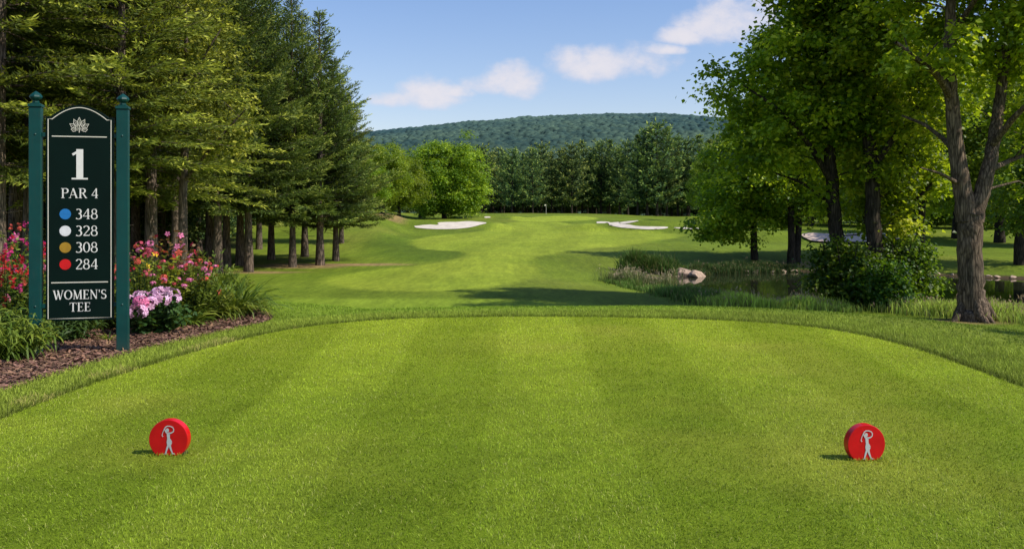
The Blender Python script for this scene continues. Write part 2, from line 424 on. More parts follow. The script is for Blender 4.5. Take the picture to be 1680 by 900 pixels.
def scatter(n, x0, x1, y0, y1):
    return rng.uniform(x0, x1, n), rng.uniform(y0, y1, n)
Vs, Fs, Cs, off = [], [], [], 0
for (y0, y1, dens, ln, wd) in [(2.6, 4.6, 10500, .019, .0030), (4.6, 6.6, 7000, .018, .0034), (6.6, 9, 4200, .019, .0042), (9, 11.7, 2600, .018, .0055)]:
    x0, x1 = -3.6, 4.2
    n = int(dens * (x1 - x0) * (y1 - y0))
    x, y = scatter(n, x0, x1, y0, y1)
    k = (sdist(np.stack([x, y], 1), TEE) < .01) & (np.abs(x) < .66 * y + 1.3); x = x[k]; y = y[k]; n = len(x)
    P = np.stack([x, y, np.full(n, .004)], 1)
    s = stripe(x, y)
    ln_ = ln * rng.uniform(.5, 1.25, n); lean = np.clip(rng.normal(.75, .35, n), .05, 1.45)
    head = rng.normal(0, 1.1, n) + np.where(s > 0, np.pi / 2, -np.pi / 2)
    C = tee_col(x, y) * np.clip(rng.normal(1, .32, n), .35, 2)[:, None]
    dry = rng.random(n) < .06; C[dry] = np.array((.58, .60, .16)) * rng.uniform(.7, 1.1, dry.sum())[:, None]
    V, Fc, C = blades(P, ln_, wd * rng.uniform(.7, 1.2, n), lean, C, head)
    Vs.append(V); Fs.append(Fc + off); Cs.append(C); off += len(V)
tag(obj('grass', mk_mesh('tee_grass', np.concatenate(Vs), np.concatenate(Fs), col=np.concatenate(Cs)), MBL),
    'short mown grass covering the tee', 'grass', kind='stuff')

# blades standing round the feet of the tee markers
n = 900; c_ = rng.random(n) < .5; x = np.where(c_, -1.966, 1.980) + rng.uniform(-.11, .11, n); y = np.where(c_, 5.080, 4.980) + rng.uniform(-.055, .05, n)
MKB = blades(np.stack([x, y, np.full(n, .003)], 1), rng.uniform(.015, .030, n), rng.uniform(.002, .0036, n), np.clip(rng.normal(.4, .3, n), 0, 1.2), tee_col(x, y) * rng.uniform(.6, 1.4, n)[:, None])
tag(obj('marker_grass', mk_mesh('marker_grass', MKB[0], MKB[1], col=MKB[2]), MBL), 'uncut blades of grass standing against the feet of the tee markers', 'grass', kind='stuff')
# collar: longer grass round the tee
x0, x1, y0, y1 = -5.2, 6.3, 2.5, 13.5
n = 900000; x, y = scatter(n, x0, x1, y0, y1)
P2 = np.stack([x, y], 1); dT = sdist(P2, TEE); w_ = tee_w(x, y)
jit = rng.normal(0, .012, n)
edge = 1 - smooth(.0, .12, dT - w_ + rng.normal(0, .05, n))
k = (dT > .0 + jit) & (rng.random(n) < edge) & (sdist(P2, BED) > -.03 + jit * 2) & (rng.random(n) < np.clip(7.5 / y, .35, 1.2)) & (np.abs(x) < .66 * y + 1.3)
x, y, dT = x[k], y[k], dT[k]; n = len(x)
C = np.tile(np.array((.30, .375, .045)), (n, 1)) * (1 + .6 * (fbm(x / .35, y / .35, 3) - .5))[:, None] * rng.uniform(.5, 1.6, n)[:, None]
C = C * (.45 + .55 * smooth(.0, .13, dT))[:, None]  # shadow along the inner edge painted into the blade colour
dryn = (fbm(x / .5 + 4, y / .5, 3) > .60) & (dT < .22) & (x < -2.2) & (rng.random(n) < .45); C[dryn] = np.array((.55, .50, .14)) * rng.uniform(.7, 1.15, dryn.sum())[:, None]
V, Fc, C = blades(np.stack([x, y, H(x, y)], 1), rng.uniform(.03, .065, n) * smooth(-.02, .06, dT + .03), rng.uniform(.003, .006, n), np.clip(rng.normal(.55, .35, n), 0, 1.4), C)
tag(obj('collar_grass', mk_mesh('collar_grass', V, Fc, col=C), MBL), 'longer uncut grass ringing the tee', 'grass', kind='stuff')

# slope and rough beyond the collar
n = 420000; x, y = scatter(n, -9, 22, 9, 30)
P2 = np.stack([x, y], 1); dT = sdist(P2, TEE)
k = (dT > tee_w(x, y) - .05) & (sdist(P2, BED) > 0) & (sdist(P2, POND) > .3) & (np.abs(x) < .62 * y + 1.5) & (rng.random(n) < np.clip(14 / y, 0, 1) * (1 - smooth(15, 24, y)))
x, y = x[k], y[k]; n = len(x)
C = zone(x, y) * rng.uniform(.75, 1.45, n)[:, None] * 1.2
V, Fc, C = blades(np.stack([x, y, H(x, y)], 1), rng.uniform(.018, .036, n), rng.uniform(.006, .012, n), np.clip(rng.normal(.7, .35, n), 0, 1.4), C)
tag(obj('rough_grass', mk_mesh('rough_grass', V, Fc, col=C), MBL), 'mown grass on the slope beyond the tee', 'grass', kind='stuff')

# ------------------------------------------------------------------ mulch
m, nt, out = new_mat('mulch_base'); r = ramp(nt, noise(nt, 60, 5, .7).outputs[0], [(.3, (.035, .018, .012)), (.7, (.15, .08, .055))])
p = N(nt, 'ShaderNodeBsdfPrincipled'); p.inputs['Roughness'].default_value = .95; L(nt, r.outputs[0], p.inputs[0]); b = N(nt, 'ShaderNodeBump'); b.inputs['Distance'].default_value = .02
L(nt, noise(nt, 60, 5, .7).outputs[0], b.inputs['Height']); L(nt, b.outputs[0], p.inputs['Normal']); L(nt, p.outputs[0], out.inputs[0]); M_MULCH = m
fan_sheet('mulch_bed', BED, .006, .15, lambda x, y: np.tile((.1, .06, .04), (len(x), 1)), M_MULCH)
n = 60000; x, y = scatter(n, -7.5, -2.9, 5, 13)
k = sdist(np.stack([x, y], 1), BED) < .03; x, y = x[k], y[k]; n = len(x)
z = H(x, y) + .008 + rng.uniform(0, .022, n)
a = rng.uniform(0, np.pi, n); ln_ = rng.uniform(.012, .035, n); wd = rng.uniform(.004, .010, n)
d = np.stack([np.cos(a), np.sin(a), rng.normal(0, .25, n)], 1) * ln_[:, None]; e = np.stack([-np.sin(a), np.cos(a), rng.normal(0, .4, n)], 1) * wd[:, None]
c = np.stack([x, y, z], 1); V = np.stack([c - d - e, c + d - e, c + d + e, c - d + e], 1).reshape(-1, 3)
C = np.repeat(np.array((.21, .115, .078)) * rng.uniform(.3, 1.5, n)[:, None] * np.stack([np.ones(n), rng.uniform(.9, 1.12, n), rng.uniform(.85, 1.15, n)], 1), 4, 0)
tag(obj('mulch', mk_mesh('mulch', V, np.arange(n * 4).reshape(-1, 4), col=C), mat_blade('mulch_chip', 0, .9)), 'brown bark mulch chips around the sign', 'mulch', kind='stuff')

# ------------------------------------------------------------------ water
m, nt, out = new_mat('pond_water')
p = N(nt, 'ShaderNodeBsdfPrincipled'); p.inputs['Base Color'].default_value = (.018, .022, .010, 1); p.inputs['Roughness'].default_value = .03; p.inputs['IOR'].default_value = 1.33; p.inputs['Specular IOR Level'].default_value = .6
b = N(nt, 'ShaderNodeBump'); b.inputs['Strength'].default_value = .12; b.inputs['Distance'].default_value = .02
L(nt, noise(nt, 3.0, 3, .5, vec=mapping(nt, (1, .35, 1))).outputs[0], b.inputs['Height']); L(nt, b.outputs[0], p.inputs['Normal']); L(nt, p.outputs[0], out.inputs[0])
big = POND + (POND - POND.mean(0)) * 0
wv = np.concatenate([POND, [POND.mean(0)]]); 
fan_sheet('pond_water', POND, 0, 2.0, lambda x, y: np.tile((.02, .02, .01), (len(x), 1)), m, hf=lambda x, y: np.full(len(x), WATER))

# ------------------------------------------------------------------ sand bunkers
m, nt, out = new_mat('sand')
at_ = N(nt, 'ShaderNodeAttribute', attribute_name='col'); r = ramp(nt, noise(nt, 1.4, 5, .6).outputs[0], [(.3, (.8, .8, .8)), (.7, (1.08, 1.08, 1.08))])
mx = N(nt, 'ShaderNodeMix', data_type='RGBA', blend_type='MULTIPLY'); mx.inputs[0].default_value = 1; L(nt, at_.outputs['Color'], mx.inputs[6]); L(nt, r.outputs[0], mx.inputs[7])
p = N(nt, 'ShaderNodeBsdfPrincipled'); p.inputs['Roughness'].default_value = .95; L(nt, mx.outputs[2], p.inputs[0]); L(nt, p.outputs[0], out.inputs[0]); M_SAND = m
def bunker(pts, c=(.66, .585, .49), st=.6, dz=.05):
    w = chaikin(poly_w(pts), 1)
    fan_sheet('sand_bunker', w, dz, st, lambda x, y: np.tile(c, (len(x), 1)), M_SAND)
bunker([(672,371),(700,369),(722,370.5),(716,366),(735,365),(752,365.5),(768,363.5),(785,365),(802,367.5),(785,371),(768,374.5),(740,376.5),(712,376.5)])
bunker([(975,364.5),(990,363),(1003,365),(1012,368.5),(1030,369.5),(1045,372),(1070,373),(1096,372.5),(1096,376),(1070,378),(1040,376.5),(1015,374),(995,369.5)])
bunker([(1012,366.5),(1028,363.5),(1052,362.5),(1036,366.5),(1022,368)])
bunker([(1100,374.8),(1125,374.6),(1150,375),(1150,376.4),(1122,376.6)], st=.4)
bunker([(793,356),(803,355.6),(806,357.6),(797,358.2)])
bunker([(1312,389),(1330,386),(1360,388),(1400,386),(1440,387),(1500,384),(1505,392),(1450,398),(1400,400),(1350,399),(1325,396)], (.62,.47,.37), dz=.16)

# ------------------------------------------------------------------ tree generators
def needle_tris(base, d, length, width, up=None):
    n = len(base)
    q = rng.normal(0, 1, (n, 3)); w = np.cross(d, q); w /= np.linalg.norm(w, axis=1)[:, None] + 1e-9
    w = w * (width / 2)[:, None]
    m = base + d * (length * .45)[:, None]; t = base + d * length[:, None]
    V = np.stack([base, m + w, t, m - w], 1).reshape(-1, 3)
    return V, np.arange(n * 4).reshape(-1, 4)

def unit(v): return v / (np.linalg.norm(v, axis=-1, keepdims=True) + 1e-9)

def conifer(seed, h, rb, bare, nb, e_lo=-12, e_hi=48, tuft=(.15, .030), step=.12, tstep=.055, trunk_r=.18, prof=.85, droop=.0, name='conifer', spread=1.0, dead=6, wh=.40, jit=.38):
    g = np.random.default_rng(seed)
    tp = np.linspace(0, 1, 9); lean = g.normal(0, .012 * h, 2)
    tx = lean[0] * tp ** 2; ty = lean[1] * tp ** 2
    tr = trunk_r * (1 - tp) ** .8 + .02; tr[0] *= 1.35
    A = Acc(); V, Fc = tube(np.stack([tx, ty, tp * h - .12], 1), tr, 10); A.add(V, Fc)
    nw = max(6, int((h - bare) / wh)); t = np.sort((np.arange(nb) + g.random(nb)) / nb); t = np.clip((np.floor(t * nw) + .5 + g.normal(0, .16, nb)) / nw, 0, .995)
    zb = bare + t * (h - bare - .15)
    pr = (1 - t) ** prof * np.clip(.72 + t * 3, 0, 1) + .03
    ln = rb * pr * g.uniform(.62, 1.15, nb) * (1 + .12 * np.sin(np.floor(t * nw) * 2.4))
    # shape irregularities by azimuth
    az = np.arange(nb) * 2.399 + g.normal(0, .35, nb)
    ln *= 1 + .13 * np.sin(az * 2 + g.random() * 6) + .10 * np.sin(t * 23 + az)
    el = R(e_lo) + (R(e_hi) - R(e_lo)) * t ** .8 + g.normal(0, R(6), nb)
    bb, dd, vv = [], [], []
    for i in range(nb):
        L_ = ln[i]; k = max(3, int(L_ / step)); s = np.linspace(.10, 1, k)
        hd = np.array([np.cos(az[i]), np.sin(az[i]), 0]); sd = np.array([-hd[1], hd[0], 0])
        f = zb[i] / h
        b0 = np.array([np.interp(f, tp, tx), np.interp(f, tp, ty), zb[i]])
        pz = np.tan(el[i]) * L_ * s * .8 + .20 * L_ * s ** 2 * (1 if droop == 0 else -droop)
        pts = b0 + hd * (L_ * s)[:, None]; pts[:, 2] += pz
        if i % 2 == 0 or L_ > 1.2:
            V, Fc = tube(np.vstack([b0, pts[::max(1, k // 3)]]), np.linspace(.010 + .006 * L_, .004, 1 + len(pts[::max(1, k // 3)])), 4); A.add(V, Fc)
        tan = unit(np.gradient(pts, axis=0))
        for sg in (-1, 1):
            tl = (.15 + .36 * np.minimum(L_, 2.4) * (1 - s) ** .7 * .55 * spread) * g.uniform(.7, 1.2, k)
            td = unit(tan * .85 + sd * sg * g.uniform(.5, .95, (k, 1)) + np.array([0, 0, 1]) * g.normal(.02, .14, (k, 1)))
            m = np.maximum(2, (tl / tstep).astype(int)); idx = np.repeat(np.arange(k), m)
            fr = np.concatenate([np.linspace(.1, 1, q) for q in m])
            p_ = pts[idx] + td[idx] * (tl[idx] * fr)[:, None]; p_[:, 2] -= .10 * (tl[idx] * fr) ** 2
            bb.append(p_); dd.append(unit(td[idx] + g.normal(0, jit, (len(idx), 3))))
            vv.append(np.clip(-.30 + .72 * s[idx] + .42 * fr + g.normal(0, .14, len(idx)) + g.normal(0, .10), 0, 1))  # painted shading: dark needles inside the crown, lit ones at bough tips
    B = np.concatenate(bb); D = np.concatenate(dd); v = np.concatenate(vv)
    n = len(B)
    V, Fc = needle_tris(B, D, tuft[0] * g.uniform(.7, 1.3, n), tuft[1] * g.uniform(.7, 1.3, n))
    cm = mk_mesh(name + '_crown', V, Fc, v=np.repeat(v, 4))
    # dead stubs
    for _ in range(dead):
        a = g.random() * 6.28; z = g.uniform(.4, 1) * bare; l = g.uniform(.2, .6)
        V, Fc = tube([(0, 0, z), (np.cos(a) * l, np.sin(a) * l, z + g.uniform(-.05, .15))], [.02, .006], 4); A.add(V, Fc)
    return A.mesh(name + '_trunk'), cm

def decid(seed, trunk, limbs, ells, nclump, per, leaf, cr, name='tree', flat=.65, surf=.5, twig=.012, sides=10, vlo=0., roots=0):
    """trunk: list (x,y,z,r); limbs: list of such lists; ells: crown ellipsoids (cx,cy,cz,rx,ry,rz)"""
    g = np.random.default_rng(seed); A = Acc(); sk = []; skr = []
    for pl in [trunk] + limbs:
        pl = np.array(pl, float); s = np.linspace(0, len(pl) - 1, (len(pl) - 1) * 5 + 1)
        q = np.stack([np.interp(s, range(len(pl)), pl[:, c]) for c in range(4)], 1)
        for _ in range(3): q[1:-1] = .25 * q[:-2] + .5 * q[1:-1] + .25 * q[2:]
        q[2:-1, :3] += g.normal(0, .03, q[2:-1, :3].shape) * (q[2:-1, 3:4] * 2)
        V, Fc = tube(q[:, :3], q[:, 3], sides); A.add(V, Fc)
        sk.append(q[:, :3]); skr.append(q[:, 3])
    r0 = trunk[0][3]
    for k in range(roots):
        a = k * 6.283 / roots + g.normal(0, .3); l = r0 * g.uniform(1.3, 1.9)
        ps = [(trunk[0][0] + np.cos(a) * r0 * .25, trunk[0][1] + np.sin(a) * r0 * .25, r0 * 1.7), (trunk[0][0] + np.cos(a) * r0 * .95, trunk[0][1] + np.sin(a) * r0 * .95, r0 * .35), (trunk[0][0] + np.cos(a + .2) * l, trunk[0][1] + np.sin(a + .2) * l, -.06)]
        V, Fc = tube(ps, [r0 * .3, r0 * .32, r0 * .1], 7); A.add(V, Fc)
    sk = np.concatenate(sk); skr = np.concatenate(skr)
    E = np.array(ells, float); vol = E[:, 3] * E[:, 4] * E[:, 5]; pick = g.choice(len(E), nclump, p=vol / vol.sum())
    d = unit(g.normal(0, 1, (nclump, 3))); rad = g.random(nclump) ** (surf)
    rad *= 1 + .12 * np.sin(d[:, 0] * 5 + E[pick, 0]) + g.normal(0, .06, nclump)
    Cc = E[pick, :3] + d * rad[:, None] * E[pick, 3:]
    tb = trunk[0][2] + .3
    Cc = Cc[Cc[:, 2] > tb]
    c0 = sk.mean(0); order = np.argsort(np.hypot(Cc[:, 0] - c0[0], Cc[:, 1] - c0[1])); Cc = Cc[order]
    hi = sk[:, 2] > np.percentile(sk[:, 2], 12)
    SK = list(sk[hi]); SKR = list(skr[hi])
    LV, LF, Lv, off = [], [], [], 0
    for c in Cc:
        arr = np.array(SK); dv = c - arr; dist = np.linalg.norm(dv, axis=1) + np.clip(-dv[:, 2] + .15, 0, 9) * 1.5
        j = int(np.argmin(dist)); p0 = arr[j]; Lb = np.linalg.norm(c - p0)
        r = min(SKR[j] * .6, twig + .012 * Lb)
        mid = p0 * .5 + c * .5 + np.array([0, 0, .10 * Lb]) + g.normal(0, .06 * Lb, 3)
        V, Fc = tube([p0, p0 * .72 + mid * .28 + [0, 0, .02 * Lb], mid, c], [r, r * .85, r * .6, r * .25], 5); A.add(V, Fc)
        for q, rr in ((mid, r * .6), (mid * .5 + c * .5, r * .45), (c, r * .4)): SK.append(q); SKR.append(max(rr, .006))
        n = int(per * g.uniform(.55, 1.35)); R_ = cr * g.uniform(.7, 1.3)
        o = g.normal(0, .5, (n, 3)) * R_; o[:, 2] *= flat
        out_ = unit(np.array([c[0] - c0[0], c[1] - c0[1], 0.0])); o += out_ * g.normal(0, .25, (n, 1)) * R_
        P_ = c + o; P_[:, 2] -= .12 * (o[:, 0] ** 2 + o[:, 1] ** 2) / R_
        nn = unit(np.stack([g.normal(0, .55, n), g.normal(0, .55, n), np.full(n, .8)], 1) + unit(o) * .35)
        tdir = unit(np.cross(nn, g.normal(0, 1, (n, 3)))); tdir[:, 2] -= .35; tdir = unit(tdir)
        sdir = unit(np.cross(nn, tdir)); sz = leaf * g.uniform(.65, 1.25, n)[:, None]
        V = np.stack([P_, P_ + tdir * sz * .45 - sdir * sz * .5 + nn * sz * .10, P_ + tdir * sz * 1.05 - nn * sz * .06, P_ + tdir * sz * .45 + sdir * sz * .5 + nn * sz * .10], 1).reshape(-1, 3)
        LV.append(V); LF.append(np.arange(n * 4).reshape(-1, 4) + off); off += n * 4
        Lv.append(np.repeat(np.clip(vlo + .45 + .2 * g.normal() + g.normal(0, .25, n), 0, 1), 4))  # random leaf tones, spread wide to put sunlit dapples into the colour
    lm = mk_mesh(name + '_crown', np.concatenate(LV), np.concatenate(LF), v=np.concatenate(Lv))
    return A.mesh(name + '_trunk'), lm

def plant_tree(meshes, loc, name, label, cat, mats, rz=0., s=1., group=None, sz=None):
    t = empty(name, loc, rz, s); tag(t, label, cat, group)
    if sz: t.scale = (s, s, sz)
    obj('trunk', meshes[0], mats[0], t); obj('crown', meshes[1], mats[1], t)
    return t

# ------------------------------------------------------------------ left wood
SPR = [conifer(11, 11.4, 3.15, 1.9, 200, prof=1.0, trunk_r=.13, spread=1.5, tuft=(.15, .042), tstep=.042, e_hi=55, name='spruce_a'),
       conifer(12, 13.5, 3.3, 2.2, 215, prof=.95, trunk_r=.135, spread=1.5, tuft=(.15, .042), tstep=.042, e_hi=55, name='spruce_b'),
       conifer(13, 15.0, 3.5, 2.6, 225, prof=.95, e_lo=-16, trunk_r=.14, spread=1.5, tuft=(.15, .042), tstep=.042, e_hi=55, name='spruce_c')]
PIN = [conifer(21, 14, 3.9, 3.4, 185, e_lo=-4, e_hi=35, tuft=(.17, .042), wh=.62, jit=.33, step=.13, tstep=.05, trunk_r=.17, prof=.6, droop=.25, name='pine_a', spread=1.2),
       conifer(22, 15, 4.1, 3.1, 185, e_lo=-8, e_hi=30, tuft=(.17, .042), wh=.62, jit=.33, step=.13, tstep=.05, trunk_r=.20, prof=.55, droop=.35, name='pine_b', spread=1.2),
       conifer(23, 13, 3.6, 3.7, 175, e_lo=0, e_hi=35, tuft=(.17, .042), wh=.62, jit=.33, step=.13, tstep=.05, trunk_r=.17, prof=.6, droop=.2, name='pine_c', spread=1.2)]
edge_trees = [  # px, py base, mesh set, mesh height, px top y (None: scale), label
    (525, 435, 0, 15, 'tall pointed spruce standing against the sky at the edge of the wood'),
    (551, 428, 0, 95, 'shorter spruce nearest the fairway, its trunk in the pale dirt patch'),
    (480, 438, 1, -25, 'spruce with a tapering trunk flared at its base, just left of the pointed one'),
    (408, 446, 2, -160, 'spruce with a thick dark trunk standing in the small patch of bare soil'),
    (394, 436, 1, -120, 'spruce with a thin dark trunk pressed close behind the thick trunked one'),
    (357, 447, 2, -190, 'conifer with a straight lit grey trunk rising behind the strappy green plants'),
]
for i, (u, v, k, top, lab) in enumerate(edge_trees):
    p_ = ray(u, v); hgt = [11.4, 13.5, 15][k]
    want = (CH - (top - HY) / F * p_[1]) - p_[2]; s = want / hgt
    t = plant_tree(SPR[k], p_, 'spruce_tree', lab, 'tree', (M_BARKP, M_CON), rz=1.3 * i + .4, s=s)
    if i in (0, 1): t.scale = (s * 1.12, s * 1.12, s)
for i, (u, Y, k, top, lab) in enumerate([(445, 47, 1, -30, 'spruce standing behind the thick trunked one, between it and the tapering trunk'), (500, 50, 0, 20, 'spruce half hidden behind the pointed one, its trunk in deep shade'),
        (345, 42, 2, -150, 'spruce in shade behind the straight grey trunk'), (425, 58, 2, -10, 'spruce deeper in the wood behind the bare soil patch'), (560, 62, 0, 120, 'small spruce behind the shorter spruce near the fairway')]):
    p_ = at(u, Y); hgt = [11.4, 13.5, 15][k]; s = ((CH - (top - HY) / F * Y) - p_[2]) / hgt
    plant_tree(SPR[k], p_, 'spruce_tree', lab, 'tree', (M_BARKP, M_CON), rz=2.1 * i + .4, s=s)
wood = []
gw = np.random.default_rng(5)
explicit = [(-13.9, 25.5, 0), (-10.6, 24.0, 2), (-11.6, 28.5, 1), (-12.5, 33, 0), (-16.8, 30, 1), (-13.2, 41, 2), (-17, 24.5, 2), (-19.5, 36, 0), (-12.9, 22.2, 1)]
wood += explicit
for yy in np.arange(38, 84, 5.0):
    for xx in np.arange(-.60 * yy - 2, -.30 * yy - 1.5, 4.0):
        wood.append((xx + gw.normal(0, .9), yy + gw.normal(0, 1.4), int(gw.integers(0, 3))))
for i, (xx, yy, k) in enumerate(wood):
    plant_tree(PIN[k], (xx, yy, Hs(xx, yy)), 'pine_tree',
               'tall olive green pine with bare trunk, massed with others in the wood behind the sign', 'tree', (M_BARKP, M_PINE),
               rz=gw.uniform(0, 6.28), s=gw.uniform(.92, 1.12), group='pines massed in the wood behind the sign')

def round_tree(seed, h, rw, name, n=160, per=120, leaf=.3, cr=1.2, bare=.5, tr=.3, surf=.4):
    z0 = bare; cz = (z0 + h) / 2; rz_ = (h - z0) / 2
    tk = [(0, 0, -.15, tr * 1.4), (0, 0, h * .12, tr), (.1, .1, h * .35, tr * .8), (0, .1, h * .62, tr * .4), (0, 0, h * .85, .05)]
    lb = []
    g = np.random.default_rng(seed)
    for k in range(7):
        a = k * .9 + g.normal(0, .2); z = h * (.16 + .07 * k); l = rw * .7
        lb.append([(0, 0, z, tr * .4), (np.cos(a) * l * .5, np.sin(a) * l * .5, z + l * .35, tr * .25), (np.cos(a) * l, np.sin(a) * l, z + l * .8, .04)])
    el = [(0, 0, cz, rw, rw, rz_), (rw * .3, 0, cz * .8, rw * .75, rw * .75, rz_ * .72), (-rw * .3, .1, cz * .85, rw * .75, rw * .8, rz_ * .75), (0, 0, cz * 1.25, rw * .7, rw * .7, rz_ * .72)]
    return decid(seed, tk, lb, el, n, per, leaf, cr, name, surf=surf)
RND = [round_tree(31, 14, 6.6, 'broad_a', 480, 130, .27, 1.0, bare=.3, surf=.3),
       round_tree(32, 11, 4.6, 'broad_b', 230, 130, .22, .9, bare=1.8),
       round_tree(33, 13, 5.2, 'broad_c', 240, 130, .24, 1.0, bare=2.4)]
gl = np.random.default_rng(77)
for u in np.arange(-120, 520, 36.0):  # trees added behind the trunks as a dark backdrop
    Y = gl.uniform(80, 100) ; q = at(u, Y); s = gl.uniform(.7, .95)
    plant_tree(RND[0], q, 'leafy_tree', 'dark leafy tree at the back of the wood, seen between the pine trunks', 'tree', (M_BARKD, M_FAR), rz=gl.uniform(0, 6), s=s, group='dark leafy trees at the back of the left wood')
for u in np.arange(520, 700, 30.0):
    Y = gl.uniform(205, 225); q = at(u, Y); s = gl.uniform(.7, .95)
    plant_tree(RND[0], q, 'leafy_tree', 'dark leafy tree at the back of the wood, seen between the pine trunks', 'tree', (M_BARKD, M_FAR), rz=gl.uniform(0, 6), s=s, group='dark leafy trees at the back of the left wood')
UND = round_tree(34, 6, 3.0, 'under', 200, 110, .17, .62, bare=.2)
for (u, Y) in [(-60, 47), (-10, 52), (40, 46), (90, 54), (140, 48), (190, 53), (235, 47), (280, 56), (325, 62), (370, 68)]:  # low trees added to deepen the shade between the trunks
    q = at(u, Y); plant_tree(UND, q, 'leafy_tree', 'low dark leafy tree in the deep shade of the wood between the pine trunks', 'tree', (M_BARKD, M_FAR), rz=u * .1, s=gl.uniform(.8, 1.05), group='low leafy trees in the deep shade of the left wood')
# the big round tree by the left bunker
Yt = 165; p_ = at(729, Yt); s = ((350 - 218) / F * Yt) / 14
t = plant_tree(RND[0], p_, 'round_tree', 'large round leafy tree standing alone left of the fairway near the white bunker', 'tree', (M_BARKD, M_LIME), rz=.5, s=s)
t.scale = (s * 1.22, s * 1.22, s)
for (u, Y, k, hpx, lab, cat) in [
    (655, 120, 1, 250, 'light green leafy tree just past the spruces at the fairway edge', 0),
    (628, 105, 2, 232, 'leafy tree half hidden behind the shorter spruce at the wood edge', 0),
    (690, 178, 1, 255, 'small leafy tree tucked behind the left side of the large round tree', 0),
    (600, 95, 1, 262, 'leafy tree low behind the branches of the shorter spruce', 0)]:
    q = at(u, Y); hh = [14, 11, 13][k]; s = ((HY - hpx) / F * Y + CH - q[2]) / hh
    plant_tree(RND[k], q, 'leafy_tree', lab, 'tree', (M_BARKD, M_LIME), rz=u * .1, s=s)
# sunlit broadleaf among the pines, in front
q = at(300, 27); 
BL = decid(41, [(0,0,-.1,.16),(0,0,3,.13),(.1,0,6,.09),(.1,0,9.5,.03)], [[(0,0,3.4,.06),(1.2,-.6,4.6,.04),(2.2,-.8,5.6,.02)],[(0,0,4.5,.06),(-1.3,-.5,5.8,.04),(-2.2,-.9,6.6,.02)],[(0,0,5.5,.05),(.9,-1,7,.03),(1.6,-1.2,8,.02)]],
           [(0, -.2, 7.2, 2.4, 2.0, 3.0), (1.0, -.6, 5.4, 1.9, 1.5, 1.4), (-1.0, -.4, 6.2, 1.8, 1.4, 1.6)], 100, 90, .11, .5, 'sapling')
plant_tree(BL, q, 'leafy_tree', 'slim bright green leafy tree standing in front of the pines just right of the sign', 'tree', (M_BARKP, M_PINE), s=.97)

# ------------------------------------------------------------------ far treeline
FARP = [conifer(51, 20, 5.2, 2.6, 110, e_lo=0, e_hi=40, tuft=(.7, .30), step=.42, tstep=.26, trunk_r=.25, prof=.6, spread=1.6, wh=1.3, jit=.5, name='far_pine_a', dead=0),
        conifer(52, 18, 5.6, 2.2, 100, e_lo=5, e_hi=45, tuft=(.75, .32), step=.42, tstep=.26, trunk_r=.25, prof=.5, spread=1.6, wh=1.4, jit=.5, name='far_pine_b', dead=0),
        conifer(53, 21, 4.8, 2.8, 110, e_lo=-8, e_hi=40, tuft=(.7, .28), step=.42, tstep=.26, trunk_r=.25, prof=.8, spread=1.6, wh=1.2, jit=.5, name='far_pine_c', dead=0)]
far = [(776,262),(790,243),(806,252),(822,244),(840,248),(858,252),(874,244),(888,240),(905,250),(922,247),(938,240),(955,231),(972,243),(986,236),(1000,230),(1016,244),(1030,236),(1046,222),(1062,214),(1078,206),(1094,212),(1112,226),(1128,232),(1146,222),(1165,230),(1185,226),(1210,232),(1240,228),(1270,235),(1300,230),(1335,236),(1370,230),(760,258),(744,250)]
gf = np.random.default_rng(9)
tops = np.array(far)
k = 0
for (u, tv) in far:
    Y = 240 + gf.uniform(-6, 8) if u > 1035 else 262 + gf.uniform(-5, 10)
    q = at(u, Y); m_ = k % 3; hh = [20, 18, 21][m_]; s = ((HY - tv) / F * Y + CH - q[2]) / hh
    lab = 'dark pine in the long row closing the view behind the green'
    plant_tree(FARP[m_], q, 'pine_tree', lab, 'tree', (M_BARKD, M_FAR), rz=gf.uniform(0, 6), s=s, group='dark pines in the row behind the green'); k += 1
for u in np.arange(690, 1420, 17.0):
    Y = 290 + gf.uniform(-8, 14); q = at(u + gf.uniform(-5, 5), Y); m_ = int(gf.integers(0, 3)); hh = [20, 18, 21][m_]
    s = ((HY - 258 - gf.uniform(-8, 10)) / F * Y + CH - q[2]) / hh
    plant_tree(FARP[m_], q, 'pine_tree', 'dark pine in the long row closing the view behind the green', 'tree', (M_BARKD, M_FAR), rz=gf.uniform(0, 6), s=s, group='dark pines in the row behind the green')
# understorey far behind, dark
for i, u in enumerate(np.arange(700, 1440, 34.0)):
    Y = 312 + gf.uniform(-4, 6); q = at(u, Y); s = gf.uniform(.75, .95)
    plant_tree(RND[0], q, 'leafy_tree', 'dark leafy tree low behind the trunks of the far pine row', 'tree', (M_BARKD, M_FAR), rz=gf.uniform(0, 6), s=s, group='dark leafy trees behind the far pine row')

# ------------------------------------------------------------------ right hand trees
def loc_pts(base, pts, Y):
    """pixel track -> local coordinates relative to the base, (u, v, r[, dY])"""
    o = []
    for p in pts:
        dy = p[3] if len(p) > 3 else 0
        w = px(p[0], p[1], Y + dy); o.append((w[0] - base[0], dy + (Y - base[1]), w[2] - base[2], p[2]))
    return o
def ell(base, lst, Y):
    o = []
    for (u, v, ru, rv, dy, ry) in lst:
        w = px(u, v, Y + dy); o.append((w[0] - base[0], dy + Y - base[1], w[2] - base[2], ru / F * (Y + dy), ry, rv / F * (Y + dy)))
    return o
